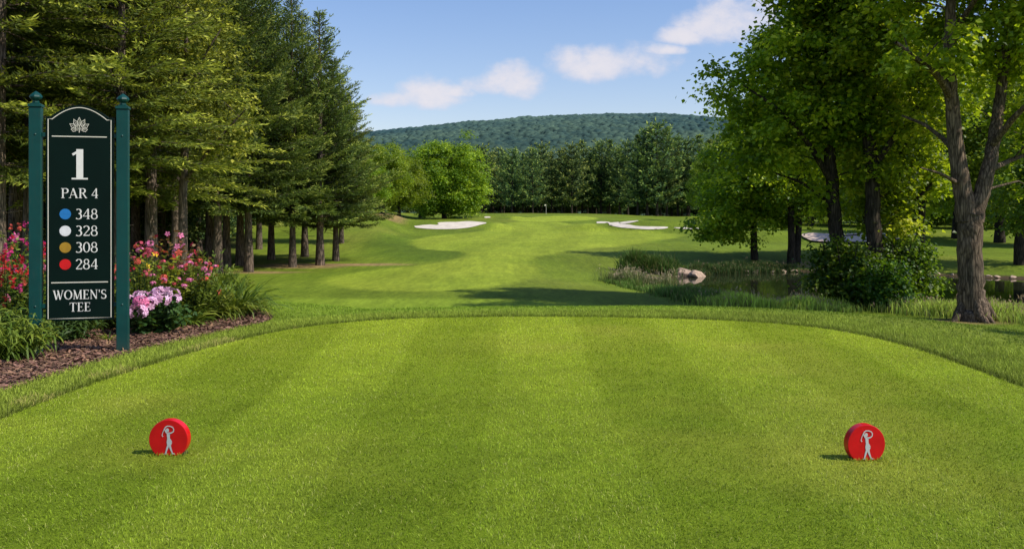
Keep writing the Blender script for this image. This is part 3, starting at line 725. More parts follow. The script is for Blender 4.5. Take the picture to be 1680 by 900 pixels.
# big maple
b = ray(1595, 526); Y = b[1]; print('maple', b)
tk = loc_pts(b, [(1596,532,.36),(1595,514,.305),(1594,480,.27),(1592,430,.25),(1591,380,.25),(1592,345,.26)], Y)
lb = [loc_pts(b, l, Y) for l in (
    [(1586,362,.22),(1580,315,.19),(1570,250,.165),(1562,170,.14),(1556,90,.12,-.3),(1562,-30,.09,-.6),(1560,-190,.04,-.8)],
    [(1598,362,.20),(1608,325,.17),(1622,275,.145),(1636,200,.125,.3),(1650,90,.10,.5),(1660,-60,.07,.7),(1665,-220,.03,.8)],
    [(1562,165,.09),(1540,125,.07,-.5),(1505,98,.055,-1.0),(1470,70,.035,-1.4)],
    [(1572,262,.07),(1555,235,.055,.4),(1520,205,.04,.9),(1480,190,.025,1.4)],
    [(1630,235,.08),(1665,190,.06,-.6),(1710,150,.045,-1.2),(1760,120,.02,-1.6)],
    [(1620,280,.07),(1660,262,.05,.8),(1720,240,.03,1.6)],
    [(1560,60,.07),(1600,0,.05,-1),(1640,-60,.03,-2)],
    [(1570,300,.05),(1545,285,.03,-.8),(1510,275,.015,-1.2)])]
el = ell(b, [(1600,20,160,110,0,2.6),(1680,60,150,130,.5,2.8),(1560,-120,190,140,0,3),(1690,-120,170,160,.3,3),(1500,90,90,60,-.8,1.2),(1700,220,90,70,.6,1.6),(1690,290,55,45,.5,1.2)], Y)
MAP = decid(61, tk, lb, el, 300, 110, .12, .40, 'maple', surf=.5, roots=6, sides=16)
plant_tree(MAP, b, 'maple_tree', 'big maple at the right, its thick grey trunk forking in two above bare roots', 'tree', (M_BARK, M_MAPLE))

b = ray(1380, 497); Y = b[1]; print('C', b)
tk = loc_pts(b, [(1392,502,.24),(1388,470,.20),(1378,420,.185),(1370,370,.18),(1366,320,.17),(1362,250,.15),(1352,170,.13),(1345,80,.09),(1342,0,.05),(1340,-60,.02)], Y)
lb = [loc_pts(b, l, Y) for l in ([(1366,300,.10),(1330,240,.07,-.4),(1280,180,.05,-.8),(1220,140,.02,-1)], [(1360,230,.09),(1400,170,.07,.6),(1440,100,.04,1)], [(1352,150,.08),(1310,90,.05,.8),(1260,50,.02,1.4)], [(1348,100,.06),(1390,20,.04,-1)], [(1368,340,.06),(1320,300,.04,.8),(1260,280,.02,1.4)])]
el = ell(b, [(1330,120,120,130,0,2.2),(1230,150,75,55,-.3,1.2),(1250,75,45,45,.2,1.0),(1340,10,85,80,0,1.8),(1290,230,105,80,.3,1.8),(1395,180,80,120,0,1.8),(1370,60,80,100,0,1.5),(1210,215,40,45,0,.8),(1345,335,42,50,.3,.9),(1225,262,48,40,.4,1.0),(1405,385,30,34,.6,.7)], Y)
T_C = decid(62, tk, lb, el, 250, 140, .12, .44, 'oak_c', surf=.5)
plant_tree(T_C, b, 'leafy_tree', 'dark leafy tree with a trunk leaning left, rising from the bushy undergrowth by the pond', 'tree', (M_BARKD, M_MAPLE))

b = ray(1436, 500); Y = b[1]
tk = loc_pts(b, [(1442,506,.26),(1440,480,.22),(1436,420,.20),(1432,350,.19),(1430,270,.17),(1420,180,.14),(1415,80,.11),(1410,-40,.07),(1405,-130,.03)], Y)
lb = [loc_pts(b, l, Y) for l in ([(1430,280,.10),(1470,220,.07,-.4),(1510,170,.04,-.8)], [(1422,190,.09),(1460,110,.07,.6),(1500,30,.04,1)], [(1420,170,.08),(1380,90,.05,.8),(1340,20,.02,1.4)], [(1412,40,.06),(1460,-40,.04,-1)], [(1434,330,.06),(1480,300,.04,.8),(1530,290,.02,1.4)])]
el = ell(b, [(1430,60,120,140,0,2.4),(1490,160,80,90,0,1.8),(1420,-60,130,110,0,2.4),(1500,280,60,55,.3,1.2),(1420,260,70,60,.3,1.4),(1320,-20,60,50,.3,1.4),(1485,365,48,42,.4,.8),(1440,330,45,35,.6,.9)], Y)
T_D = decid(63, tk, lb, el, 230, 140, .12, .46, 'oak_d', surf=.5)
plant_tree(T_D, b, 'leafy_tree', 'tall leafy tree with an upright dark trunk in the middle of the bushy undergrowth', 'tree', (M_BARKD, M_MAPLE))

b = ray(1468, 497); Y = b[1]
tk = loc_pts(b, [(1462,502,.15),(1464,470,.13),(1462,400,.12),(1470,330,.11),(1482,250,.09),(1490,150,.06),(1492,60,.02)], Y)
lb = [loc_pts(b, [(1466,380,.07),(1500,330,.05,-.4),(1530,300,.03,-.8)], Y)]
el = ell(b, [(1490,120,70,110,.3,1.6),(1510,300,50,50,0,1.0),(1480,230,60,60,.3,1.2)], Y)
T_E = decid(64, tk, lb, el, 110, 120, .115, .45, 'oak_e', surf=.55)
plant_tree(T_E, b, 'leafy_tree', 'thin trunked leafy tree at the right of the trunks in the bushy undergrowth', 'tree', (M_BARKD, M_MAPLE))

b = ray(1303, 433); Y = b[1]; print('B', b)
tk = loc_pts(b, [(1298,436,.26),(1299,400,.20),(1298,340,.18),(1290,260,.15),(1280,180,.10),(1275,100,.04)], Y)
lb = [loc_pts(b, [(1307,436,.24,.2),(1309,400,.18,.2),(1312,340,.17,.2),(1320,250,.13),(1335,160,.08),(1340,100,.03)], Y),
      loc_pts(b, [(1292,280,.09),(1260,230,.06),(1230,200,.03)], Y), loc_pts(b, [(1318,260,.09),(1360,220,.06,1),(1390,190,.03,2)], Y)]
el = ell(b, [(1300,230,110,110,0,3.6),(1250,270,60,60,-1,2.4),(1360,260,70,80,0,2.6),(1300,330,85,38,0,2.6),(1222,235,62,55,0,2.4),(1245,180,70,60,.5,2.6),(1320,150,80,60,.5,2.8)], Y)
T_B = decid(65, tk, lb, el, 270, 120, .18, .78, 'oak_b', surf=.5)
plant_tree(T_B, b, 'leafy_tree', 'leafy tree with twin dark trunks standing on the far pond bank', 'tree', (M_BARKD, M_MAPLE))

b = ray(1238, 426); Y = b[1]; print('A', b)
tk = loc_pts(b, [(1238,429,.24),(1237,400,.19),(1236,350,.17),(1232,290,.12),(1228,240,.05)], Y)
lb = [loc_pts(b, [(1236,350,.09),(1200,330,.06,-1),(1165,345,.03,-1.5)], Y), loc_pts(b, [(1235,330,.08),(1265,300,.05,1),(1290,285,.03,2)], Y), loc_pts(b, [(1234,310,.08),(1200,270,.05,1),(1180,255,.03,2)], Y)]
el = ell(b, [(1235,295,85,60,0,2.8),(1180,345,55,48,-.8,2.2),(1240,345,75,45,0,2.6),(1160,380,32,26,-1,1.4),(1205,385,45,22,-.5,1.6)], Y)
el = [e_ for e_ in el]; T_A = decid(66, tk, lb, el, 190, 125, .17, .60, 'oak_a', surf=.5)
plant_tree(T_A, b, 'leafy_tree', 'low spreading dark tree beside the fairway, branches drooping near the grass behind the pond', 'tree', (M_BARKD, M_MAPLE))

# bushy undergrowth round the three trunks
for (u, v, ru, rv, lab) in [(1388, 502, 58, 118, 'dense dark leafy bush round the leaning trunk at the pond edge'), (1475, 500, 50, 112, 'dense leafy bush with sunlit tips on the right side of the undergrowth'), (1432, 504, 56, 80, 'low dense leafy bush in front of the upright trunk in the undergrowth')]:
    b = ray(u, v); Y = b[1]; w = ru / F * Y; hh = rv / F * Y
    stems = [[(0, 0, .05, .03), (np.cos(a) * w * .4, np.sin(a) * w * .4, hh * .5, .02), (np.cos(a) * w * .7, np.sin(a) * w * .7, hh * .9, .008)] for a in np.arange(0, 6.2, .8)]
    bm_ = decid(70 + int(u) % 7, [(0, 0, -.05, .05), (0, 0, hh * .5, .03), (0, 0, hh * .8, .01)], stems, [(0, 0, hh * .40, w * .95, w * .9, hh * .45), (w * .5, 0, hh * .62, w * .45, w * .5, hh * .34), (-w * .45, .1, hh * .7, w * .4, w * .5, hh * .36), (w * .1, -.2, hh * .3, w * 1.15, w * .6, hh * .25)], 170, 90, .085, .30, 'bush', surf=.55)
    t = empty('bush', b); tag(t, lab, 'bush'); obj('stems', bm_[0], M_BARKD, t); obj('foliage', bm_[1], M_BUSH, t)

# more trees behind on the right
gr = np.random.default_rng(14)
back = [(1158, 185, 1, 258, 'yellow green leafy tree left of the dark spreading tree, in front of the far pines'), (1172, 165, 2, 232, 'bright yellow green tree rising above the low spreading tree by the fairway'),
        (1198, 165, 1, 222, 'bright leafy tree with its top level with the hill, above the spreading tree'), (1420, 95, 2, 170, 'leafy tree beyond the shaded sand, seen between the dark trunks'),
        (1330, 118, 1, 200, 'leafy tree behind the twin trunked tree beyond the shaded sand'), (1500, 88, 2, 150, 'sunlit leafy tree behind the pond, left of the big maple trunk'),
        (1570, 80, 1, 140, 'leafy tree on the rise behind the pond, hidden by the maple fork'), (1640, 72, 2, 90, 'tall leafy tree beyond the pond between the maple and the picture edge'),
        (1730, 66, 1, 60, 'leafy tree past the pond, cut by the right picture edge'), (1460, 120, 0, 180, 'broad tree far behind the shaded sand between the dark trunks'),
        (1260, 135, 1, 240, 'leafy tree glimpsed behind the low spreading tree'), (1600, 110, 0, 130, 'broad tree far beyond the pond behind the maple trunk')]
for i, (u, Y, k, tv, lab) in enumerate(back):
    q = at(u, Y); hh = [14, 11, 13][k]; s = ((HY - tv) / F * Y + CH - q[2]) / hh
    t = plant_tree(RND[k], q, 'leafy_tree', lab, 'tree', (M_BARKD, M_LIME), rz=i * 1.1, s=s)
    if i < 3: t.scale = (s * .66, s * .66, s)
for u in np.arange(1235, 1900, 28.0):
    Y = gr.uniform(125, 165); q = at(u + gr.uniform(-8, 8), Y); k = int(gr.integers(0, 2)); s = gr.uniform(.85, 1.15)
    plant_tree(RND[k], q, 'leafy_tree', 'dark leafy tree in the woodland far behind the pond', 'tree', (M_BARKD, M_FAR if gr.random() < .5 else M_MAPLE), rz=gr.uniform(0, 6), s=s, group='leafy trees in the woodland behind the pond')
# sunlit tree with a dark trunk at the right edge, past the pond, and trees out of frame that shade the slope
YR = decid(67, [(0,0,-.1,.30),(0,0,1.5,.23),(.1,0,3.5,.2),(0,.1,6,.14),(0,0,9,.04)], [[(0,0,2.6,.1),(-1.6,-.4,3.2,.07),(-3.0,-.6,3.3,.03)],[(0,0,3.2,.1),(1.8,-.4,4.2,.06),(3,-.6,5,.03)],[(0,0,4,.1),(-1.5,-.8,5.4,.06),(-2.8,-1,6.4,.03)],[(0,0,5,.08),(.6,1.8,6.6,.05),(1,2.6,7.5,.02)]],
           [(0,0,7,3.6,3.4,3.0),(-2.4,-.4,3.8,2.0,1.8,1.3),(2.2,-.3,4.6,2.0,1.8,1.6),(-1.5,0,5.6,2.6,2.4,1.6)], 260, 120, .14, .6, 'edge_tree', surf=.5)
q = ray(1674, 434); plant_tree(YR, q, 'leafy_tree', 'sunlit leafy tree with a dark trunk across the pond at the right picture edge', 'tree', (M_BARKD, M_LIME), s=1.15)
for (u, Y, lab) in [(1525, 47.5, 'leafy tree across the pond, its bright low leaves just left of the maple trunk'), (1780, 33, 'leafy tree beside the near pond bank past the right picture edge')]:
    q = at(u, Y); 
    if u == 1525: q = ray(1510, 425)
    plant_tree(YR, q, 'leafy_tree', lab, 'tree', (M_BARKD, M_LIME), rz=2.0 + Y, s=.95)
# neighbours of the maple outside the frame: their shade falls on the slope
for (xx, yy, lab) in [(14.3, 7.9, 'maple standing just past the right picture edge, shading the slope')]:
    plant_tree(MAP, (xx, yy, Hs(xx, yy)), 'maple_tree', lab, 'tree', (M_BARK, M_MAPLE), rz=2.4 + xx, s=.82)

# ------------------------------------------------------------------ hill
def ridge(x):
    u = 840 + x / 1400 * F
    return np.interp(u, [-400, 200, 450, 625, 700, 780, 860, 940, 1000, 1060, 1120, 1190, 1300, 1500, 2200], [250, 240, 228, 217, 209, 201.5, 194, 189, 187.5, 188.5, 192, 198, 208, 230, 280])
hx = np.arange(-700, 800, 1.7); hy = np.concatenate([np.arange(560, 900, 5.0), np.arange(900, 1430, 2.2), np.arange(1420, 1800, 20)])
X, Y_ = np.meshgrid(hx, hy); xr, yr = X.ravel(), Y_.ravel()
ht = (HY - ridge(xr)) / F * 1400 + CH
prog = smooth(560, 1400, yr) ** .85
back_ = 1 - .5 * smooth(1420, 1800, yr)
zh = -6 + (ht + 6 - 8) * prog * back_ + 14 * (fbm(xr / 170, yr / 170, 3) - .5) * prog
cell = 6.4; best = np.full(len(xr), -9.); tone = np.zeros(len(xr))
ci, cj = np.floor(xr / cell).astype(int), np.floor(yr / cell).astype(int)
jt = np.random.default_rng(8).random((4, 512, 512))
for a in (-1, 0, 1):
    for c in (-1, 0, 1):
        i_, j_ = (ci + a) % 512, (cj + c) % 512
        cx_ = (ci + a + jt[0][i_, j_]) * cell; cy_ = (cj + c + jt[1][i_, j_]) * cell; rr = 2.3 + 3.2 * jt[2][i_, j_]
        d2 = ((xr - cx_) ** 2 + (yr - cy_) ** 2) / rr ** 2; hgt = rr * .5 * np.sqrt(np.clip(1 - d2, 0, 1)) + 2.6 * jt[3][i_, j_]
        hgt = np.where(d2 < 1, hgt, -1); b_ = hgt > best; best[b_] = hgt[b_]; tone[b_] = jt[2][(i_ * 7) % 512, (j_ * 3) % 512][b_]
zh = zh + np.clip(best, 0, 20) + 1.6 * (fbm(xr / 4, yr / 4, 2) - .5)
patch = (.5 * fbm(xr / 90, yr / 60, 3) + .5 * fbm(xr / 260 + 2, yr / 200, 2))[:, None]
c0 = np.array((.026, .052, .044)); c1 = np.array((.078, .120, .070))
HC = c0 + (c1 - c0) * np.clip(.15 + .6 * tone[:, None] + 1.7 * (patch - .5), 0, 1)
HC = HC * (1 - .45 * (np.clip(best, 0, 20) < 1.6))[:, None] + np.array((.012, .03, .05)) * smooth(600, 1500, yr)[:, None]  # blue haze painted in with distance; gaps between crowns darkened
nx, ny = len(hx), len(hy); ii = (np.arange(ny - 1)[:, None] * nx + np.arange(nx - 1)[None, :]).ravel()
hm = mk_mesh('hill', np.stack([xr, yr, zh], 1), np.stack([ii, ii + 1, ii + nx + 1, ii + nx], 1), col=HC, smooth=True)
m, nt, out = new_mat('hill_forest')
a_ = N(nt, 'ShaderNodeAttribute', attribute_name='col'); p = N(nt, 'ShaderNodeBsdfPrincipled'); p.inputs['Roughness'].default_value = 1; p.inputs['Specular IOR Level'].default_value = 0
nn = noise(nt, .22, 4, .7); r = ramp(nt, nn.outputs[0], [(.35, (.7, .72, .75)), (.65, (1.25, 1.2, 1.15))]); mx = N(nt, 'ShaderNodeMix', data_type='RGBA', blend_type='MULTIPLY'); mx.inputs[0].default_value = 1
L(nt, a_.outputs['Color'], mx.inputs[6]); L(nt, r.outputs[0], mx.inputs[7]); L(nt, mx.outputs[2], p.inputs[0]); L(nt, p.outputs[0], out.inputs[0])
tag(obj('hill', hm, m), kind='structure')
# ------------------------------------------------------------------ reeds and pond edge
def reed_patch(pts_px, n, hmin, hmax, name, label, green=(.10, .17, .03), seedfrac=.1, width=.6, seedcol=(.36, .27, .15), kind='stuff', cat='reeds', lean=.28, wd=.02):
    """reeds along a pixel polyline on the ground (world band of given half width)"""
    W = np.array([ray(u, v)[:2] for u, v in pts_px]); s = rng.random(n) * (len(W) - 1); i = s.astype(int); f = (s - i)[:, None]
    P = W[i] * (1 - f) + W[i + 1] * f + rng.normal(0, width * .5, (n, 2))
    cl = fbm(P[:, 0] / .7, P[:, 1] / .7, 3)
    keep = cl > .36 + rng.normal(0, .04, n); P = P[keep]; cl = cl[keep]; n = len(P)
    z = np.maximum(H(P[:, 0], P[:, 1]), WATER - .05)
    h = rng.uniform(hmin, hmax, n) * np.clip(.45 + 1.9 * (cl - .3), .3, 1.4)
    C = np.array(green) * 1.15 * rng.uniform(.5, 1.6, n)[:, None] * (1 + .9 * (cl - .5))[:, None]
    yl = rng.random(n) < .14; C[yl] = np.array((.26, .24, .08)) * rng.uniform(.6, 1.2, yl.sum())[:, None]
    V, Fc, C = blades(np.stack([P[:, 0], P[:, 1], z], 1), h, rng.uniform(wd * .6, wd * 1.3, n), np.clip(rng.normal(lean, .2, n), 0, 1.1), C)
    o = obj(name, mk_mesh(name, V, Fc, col=C), MBL); tag(o, label, cat, kind=kind)
    if seedfrac:
        k = rng.random(n) < seedfrac; m_ = k.sum(); Q = np.stack([P[k, 0], P[k, 1], z[k] + h[k] * rng.uniform(.75, 1.0, m_)], 1) + rng.normal(0, .05, (m_, 3))
        D = unit(np.stack([rng.normal(0, .25, m_), rng.normal(0, .25, m_), np.ones(m_)], 1))
        V, Fc = needle_tris(np.repeat(Q, 3, 0) + rng.normal(0, .02, (m_ * 3, 3)), unit(np.repeat(D, 3, 0) + rng.normal(0, .3, (m_ * 3, 3))), rng.uniform(.05, .11, m_ * 3), rng.uniform(.012, .026, m_ * 3))
        C2 = np.repeat(np.array(seedcol) * rng.uniform(.6, 1.3, m_ * 3)[:, None], 4, 0)
        V0, F0, C0 = V, Fc, C2
        tag(obj('seed_heads', mk_mesh('seed_heads', V0, F0, col=C0), MPET), 'pinkish seed heads over the ' + label, 'seed heads', kind='stuff')
reed_patch([(1012,463),(1040,471),(1080,480),(1120,487),(1160,494),(1200,499)], 22000, .16, .32, 'reeds', 'dark green reeds along the near pond edge left of the lighter ones', (.10, .18, .03), .004, .65)
reed_patch([(1015,462),(1035,466),(1060,470),(1090,474)], 3500, .4, .65, 'reeds', 'tall pink tipped grasses at the left end of the pond', (.12, .15, .05), .16, .8, (.46, .36, .24))
reed_patch([(1190,500),(1230,504),(1270,507),(1310,509),(1345,511)], 24000, .20, .36, 'reeds', 'light green reeds in sun on the near pond edge beside the bush', (.34, .44, .06), .012, .7, (.44, .33, .2))  # sunlit look put into the paler green
reed_patch([(1500,508),(1540,512),(1580,514),(1640,518),(1700,524),(1760,528)], 16000, .16, .32, 'reeds', 'pale grasses on the near pond bank behind the big maple trunk', (.30, .38, .06), .03, 1.1, (.42, .30, .18))
reed_patch([(1120,452),(1150,449),(1200,446),(1250,445),(1290,446)], 20000, .28, .5, 'reeds', 'shaded reeds along the far pond edge below the twin trunks', (.035, .07, .015), .01, .8)  # shade put into the darker green
reed_patch([(1048,447),(1070,447),(1095,449)], 20000, .6, 1.05, 'reeds', 'dark rounded clump of tall grass left of the rocks', (.05, .10, .015), 0, .85, wd=.035)

def rock(seed, sx, sy, sz):
    import bmesh
    from mathutils import noise as mn
    bm = bmesh.new(); bmesh.ops.create_icosphere(bm, subdivisions=4, radius=1)
    g_ = random.Random(seed); planes = [(Vector((g_.gauss(0, 1), g_.gauss(0, 1), g_.gauss(.3, 1))).normalized(), g_.uniform(.5, .85)) for _ in range(11)]
    for v in bm.verts:
        c = v.co.copy(); n1 = mn.noise(c * 1.1 + Vector((seed, 0, 0))); n2 = mn.noise(c * 3 + Vector((0, seed, 0)))
        cx = mn.cell_vector(c * 1.6 + Vector((seed, seed, 0)))[0] - .5
        v.co = c * (1 + .30 * n1 + .10 * n2 + .10 * cx)
        for pn_, pd_ in planes:
            q_ = v.co.dot(pn_) - pd_
            if q_ > 0: v.co -= pn_ * q_ * .93
        v.co.x *= sx; v.co.y *= sy; v.co.z *= sz
    m = bpy.data.meshes.new('rock'); bm.to_mesh(m); bm.free(); return m
M_ROCK = mat_simple('pond_rock', (.40, .29, .22), .9, .2, .4, 6, .8)
for i, (u, v, sx, sz, lab) in enumerate([(1122, 450, .60, .32, 'pale pinkish boulder with a sloping face at the pond end, largest of the rocks'), (1143, 451, .55, .26, 'low flat rock at the water, just right of the largest boulder'), (1106, 450, .36, .20, 'small rock at the grass, left of the largest boulder'), (1152, 448.5, .25, .14, 'small dark rock at the right end of the rocks on the far pond edge')]):
    x_, y_ = wpt(u, v + 1, WATER + .05); o = obj('rock', rock(i * 3.7 + 1, sx, sx * .8, sz), M_ROCK); o.location = (x_, y_, WATER + sz * .35); o.rotation_euler = (0, .15, i); tag(o, lab, 'rock')
# stones along the far bank
for i in range(26):
    u = 1165 + i * 20 + rng.uniform(-7, 7); x_, y_ = wpt(u, np.interp(u, [1150,1340,1450,1560,1700], [449,446,449,453,459]) - .3, WATER)
    o = obj('stone', rock(i + 20.3, rng.uniform(.14, .34), rng.uniform(.12, .26), rng.uniform(.08, .15)), M_ROCK); o.location = (x_, y_ + .1, WATER + .05); o.rotation_euler = (0, 0, i)
    tag(o, 'small brown stone set at the water line of the far pond bank', 'stone', 'stones edging the far pond bank')

# ------------------------------------------------------------------ flag on the green
M_POLE = mat_simple('flag_pole', (.75, .72, .6), .5); M_FLAG = mat_simple('flag_cloth', (.8, .75, .5), .8)
q = ray(896, 351.5); t = empty('golf_flag', q); tag(t, 'small pale flag on a thin pole standing on the distant green', 'flag')
V, Fc = tube([(0, 0, -.1), (0, 0, 1.1), (0, 0, 2.3)], [.03, .03, .025], 8); obj('pole', mk_mesh('flag_pole', V, Fc, smooth=True), M_POLE, t)
fv = [(-.02 - .42 * a, .05 * math.sin(a * 7), 2.28 - .30 * b - .05 * a) for a in np.linspace(0, 1, 8) for b in (0, 1)]
obj('flag', mk_mesh('flag', fv, [(2*i, 2*i+1, 2*i+3, 2*i+2) for i in range(7)]), M_FLAG, t)

# ------------------------------------------------------------------ sign
SY = 8.7; KX = SY / F
def sx(u): return (u - CX) * KX
def sz_(v): return CH - (v - HY) * KX
M_POST = mat_simple('post_paint', (.001, .048, .044), .45, .3, .12, 6, .05)
nt_ = M_POST.node_tree; pb = next(n for n in nt_.nodes if n.type == 'BSDF_PRINCIPLED'); src = pb.inputs['Base Color'].links[0].from_socket
tc_ = N(nt_, 'ShaderNodeTexCoord'); sp_ = N(nt_, 'ShaderNodeSeparateXYZ'); L(nt_, tc_.outputs['Object'], sp_.inputs[0]); ng = noise(nt_, 14, 4, .7, vec=mapping(nt_, (3, 3, .6)))
ad_ = N(nt_, 'ShaderNodeMath', operation='MULTIPLY_ADD'); ad_.inputs[1].default_value = .30; L(nt_, ng.outputs[0], ad_.inputs[0]); L(nt_, sp_.outputs[2], ad_.inputs[2])
mg = N(nt_, 'ShaderNodeMapRange', i_1=.08, i_2=.34, i_3=.75, i_4=0.0); L(nt_, ad_.outputs[0], mg.inputs[0])
mr_ = N(nt_, 'ShaderNodeMapRange', i_1=.52, i_2=.8, i_3=0.0, i_4=.35); L(nt_, ng.outputs[0], mr_.inputs[0]); mm = N(nt_, 'ShaderNodeMath', operation='MAXIMUM'); L(nt_, mg.outputs[0], mm.inputs[0]); L(nt_, mr_.outputs[0], mm.inputs[1])
mc = N(nt_, 'ShaderNodeMix', data_type='RGBA'); mc.inputs[7].default_value = (.035, .055, .042, 1); L(nt_, mm.outputs[0], mc.inputs[0]); L(nt_, src, mc.inputs[6]); L(nt_, mc.outputs[2], pb.inputs['Base Color'])
M_GALV = mat_simple('painted_bolt', (.03, .09, .08), .4, .6, .2, 40)
M_PANEL = mat_simple('panel_paint', (.0008, .0085, .006), .55, .12, .15, 3, .03)
M_LET = mat_simple('ivory_lettering', (.74, .72, .68), .5, .3, .03, 30)
M_GOLDL = mat_simple('gold_line', (.68, .64, .54), .5, .3, .05, 30)
TH = R(14); cxm = sx(131.5)
sign = empty('tee_sign', (cxm, SY, 0), TH); tag(sign, 'tall dark green tee sign with an arched lettered panel between two posts', 'sign')
def lx(u): k = (u - CX) / F; return (k * SY - cxm) / (math.cos(TH) - k * math.sin(TH))
for (u0, u1, vb) in ((49, 69, 590), (192, 211.5, 585)):
    z0 = sz_(vb) - .16; z1 = sz_(178); a, c = lx(u0), lx(u1); w = (c - a); mid = (a + c) / 2
    mb = MB(); mb.box(a, c, -.045, .045, z0, z1); po = mb.build('post', M_POST, sign, bevel=.004)
    mb = MB(); mb.box(a - .008, c + .008, -.055, .055, z1 + .001, z1 + .028); mb.box(a + .012, c - .012, -.036, .036, z1 + .028, z1 + .040)
    mb.build('post_cap', M_POST, po, bevel=.004)
    prof = [(.0, .030), (.012, .034), (.020, .028), (.030, .030), (.045, .050), (.062, .060), (.078, .055), (.094, .040), (.108, .022), (.118, .008), (.122, .001)]
    V, Fc = tube([(mid, 0, z1 + .036 + q_[0]) for q_ in prof], [q_[1] for q_ in prof], 8)
    f_ = obj('finial', mk_mesh('finial', V, Fc, smooth=False), M_POST, po)
def panel_outline(ins=0):
    """outline in photo pixels, inset by ins px"""
    L_, R_, B_ = 76 + ins, 187 - ins, 525 - ins
    c = 131.5; pts = [(L_, B_), (R_, B_), (R_, 192.5 + ins)]
    pts.append((R_ - 8 + ins * .3, 192.5 + ins))
    hw = (R_ - 8 + ins * .3) - c
    for t_ in np.linspace(1, -1, 25)[1:-1]:
        a = abs(t_)
        h_ = 19.5 * (0.5 * (1 + math.cos(math.pi * min(1, a ** 1.15)))) if a > .62 else 19.5 * (1 - .56 * a ** 1.9 / (.62 ** 1.9) * .62 ** 1.0 / 1.0) 
        h_ = 19.5 * (1 - a * a) * (1 - .25 * a ** 4) if True else h_
        h_ = 19.5 * (1 - a ** 1.9)
        pts.append((c + hw * t_, 192.5 + ins - h_))
    pts.append((L_ + 8 - ins * .3, 192.5 + ins)); pts.append((L_, 192.5 + ins))
    return [(lx(u), sz_(v)) for u, v in pts]
def extrude_poly(name, pts, y0, y1, mat, parent, bevel=0):
    import bmesh
    bm = bmesh.new(); f = bm.faces.new([bm.verts.new((p[0], y0, p[1])) for p in pts])
    r = bmesh.ops.extrude_face_region(bm, geom=[f]); bmesh.ops.translate(bm, verts=[g for g in r['geom'] if isinstance(g, bmesh.types.BMVert)], vec=(0, y1 - y0, 0))
    bmesh.ops.recalc_face_normals(bm, faces=bm.faces); m = bpy.data.meshes.new(name); bm.to_mesh(m); bm.free()
    o = obj(name, m, mat, parent)
    if bevel: b_ = o.modifiers.new('bevel', 'BEVEL'); b_.width = bevel; b_.segments = 2; b_.limit_method = 'ANGLE'
    return o
FY = -.022
panel = extrude_poly('panel', panel_outline(0), FY, .022, M_PANEL, sign, .003)
mb = MB()
for v in (222, 500):
    for s_ in (0, 1):
        mb.box(lx(69.5) + .001 if not s_ else lx(187) , lx(76) if not s_ else lx(192.5) - .001, -.015, .015, sz_(v) - .02, sz_(v) + .02)
mb.build('bracket', M_POST, sign)
for k_, (u_, v_) in enumerate(((70 - 10, 222), (70 - 10, 500), (202, 222), (202, 500))):
    V, Fc = tube([(lx(u_), -.0455, sz_(v_)), (lx(u_), -.050, sz_(v_)), (lx(u_), -.052, sz_(v_))], [.009, .009, .003], 8)
    obj('bolt', mk_mesh('bolt', V, Fc, smooth=True), M_GALV, sign)
def ribbon(pts, w, y, closed=False):
    """flat strip of width w along 2-D points (x,z), facing -Y"""
    P = np.array(pts, float); n = len(P)
    if closed: T = np.roll(P, -1, 0) - np.roll(P, 1, 0)
    else: T = np.gradient(P, axis=0)
    T = T / (np.linalg.norm(T, axis=1)[:, None] + 1e-9); Nn = np.stack([-T[:, 1], T[:, 0]], 1)
    W = (np.full(n, w) if np.isscalar(w) else np.asarray(w))[:, None] / 2
    A_, B_ = P + Nn * W, P - Nn * W
    V = [(a[0], y, a[1]) for a in A_] + [(b_[0], y, b_[1]) for b_ in B_]
    Fc = []
    for i in range(n if closed else n - 1):
        j = (i + 1) % n; Fc.append((i, n + i, n + j, j))
    return V, Fc
mb = MB(); o_ = panel_outline(4); mb.add(*ribbon(o_[:1] + [(o_[0][0] * .5 + o_[1][0] * .5, o_[0][1])] + o_[1:], 1.3 * KX, FY - .0015, True)); mb.build('border_line', M_GOLDL, panel)
for (v, u0, u1) in ((224.5, 86, 176), (462.5, 85, 178)):
    mb = MB(); mb.box(lx(u0), lx(u1), FY - .0025, FY - .0005, sz_(v + .8), sz_(v - .8)); mb.build('rule_line', M_GOLDL, panel)

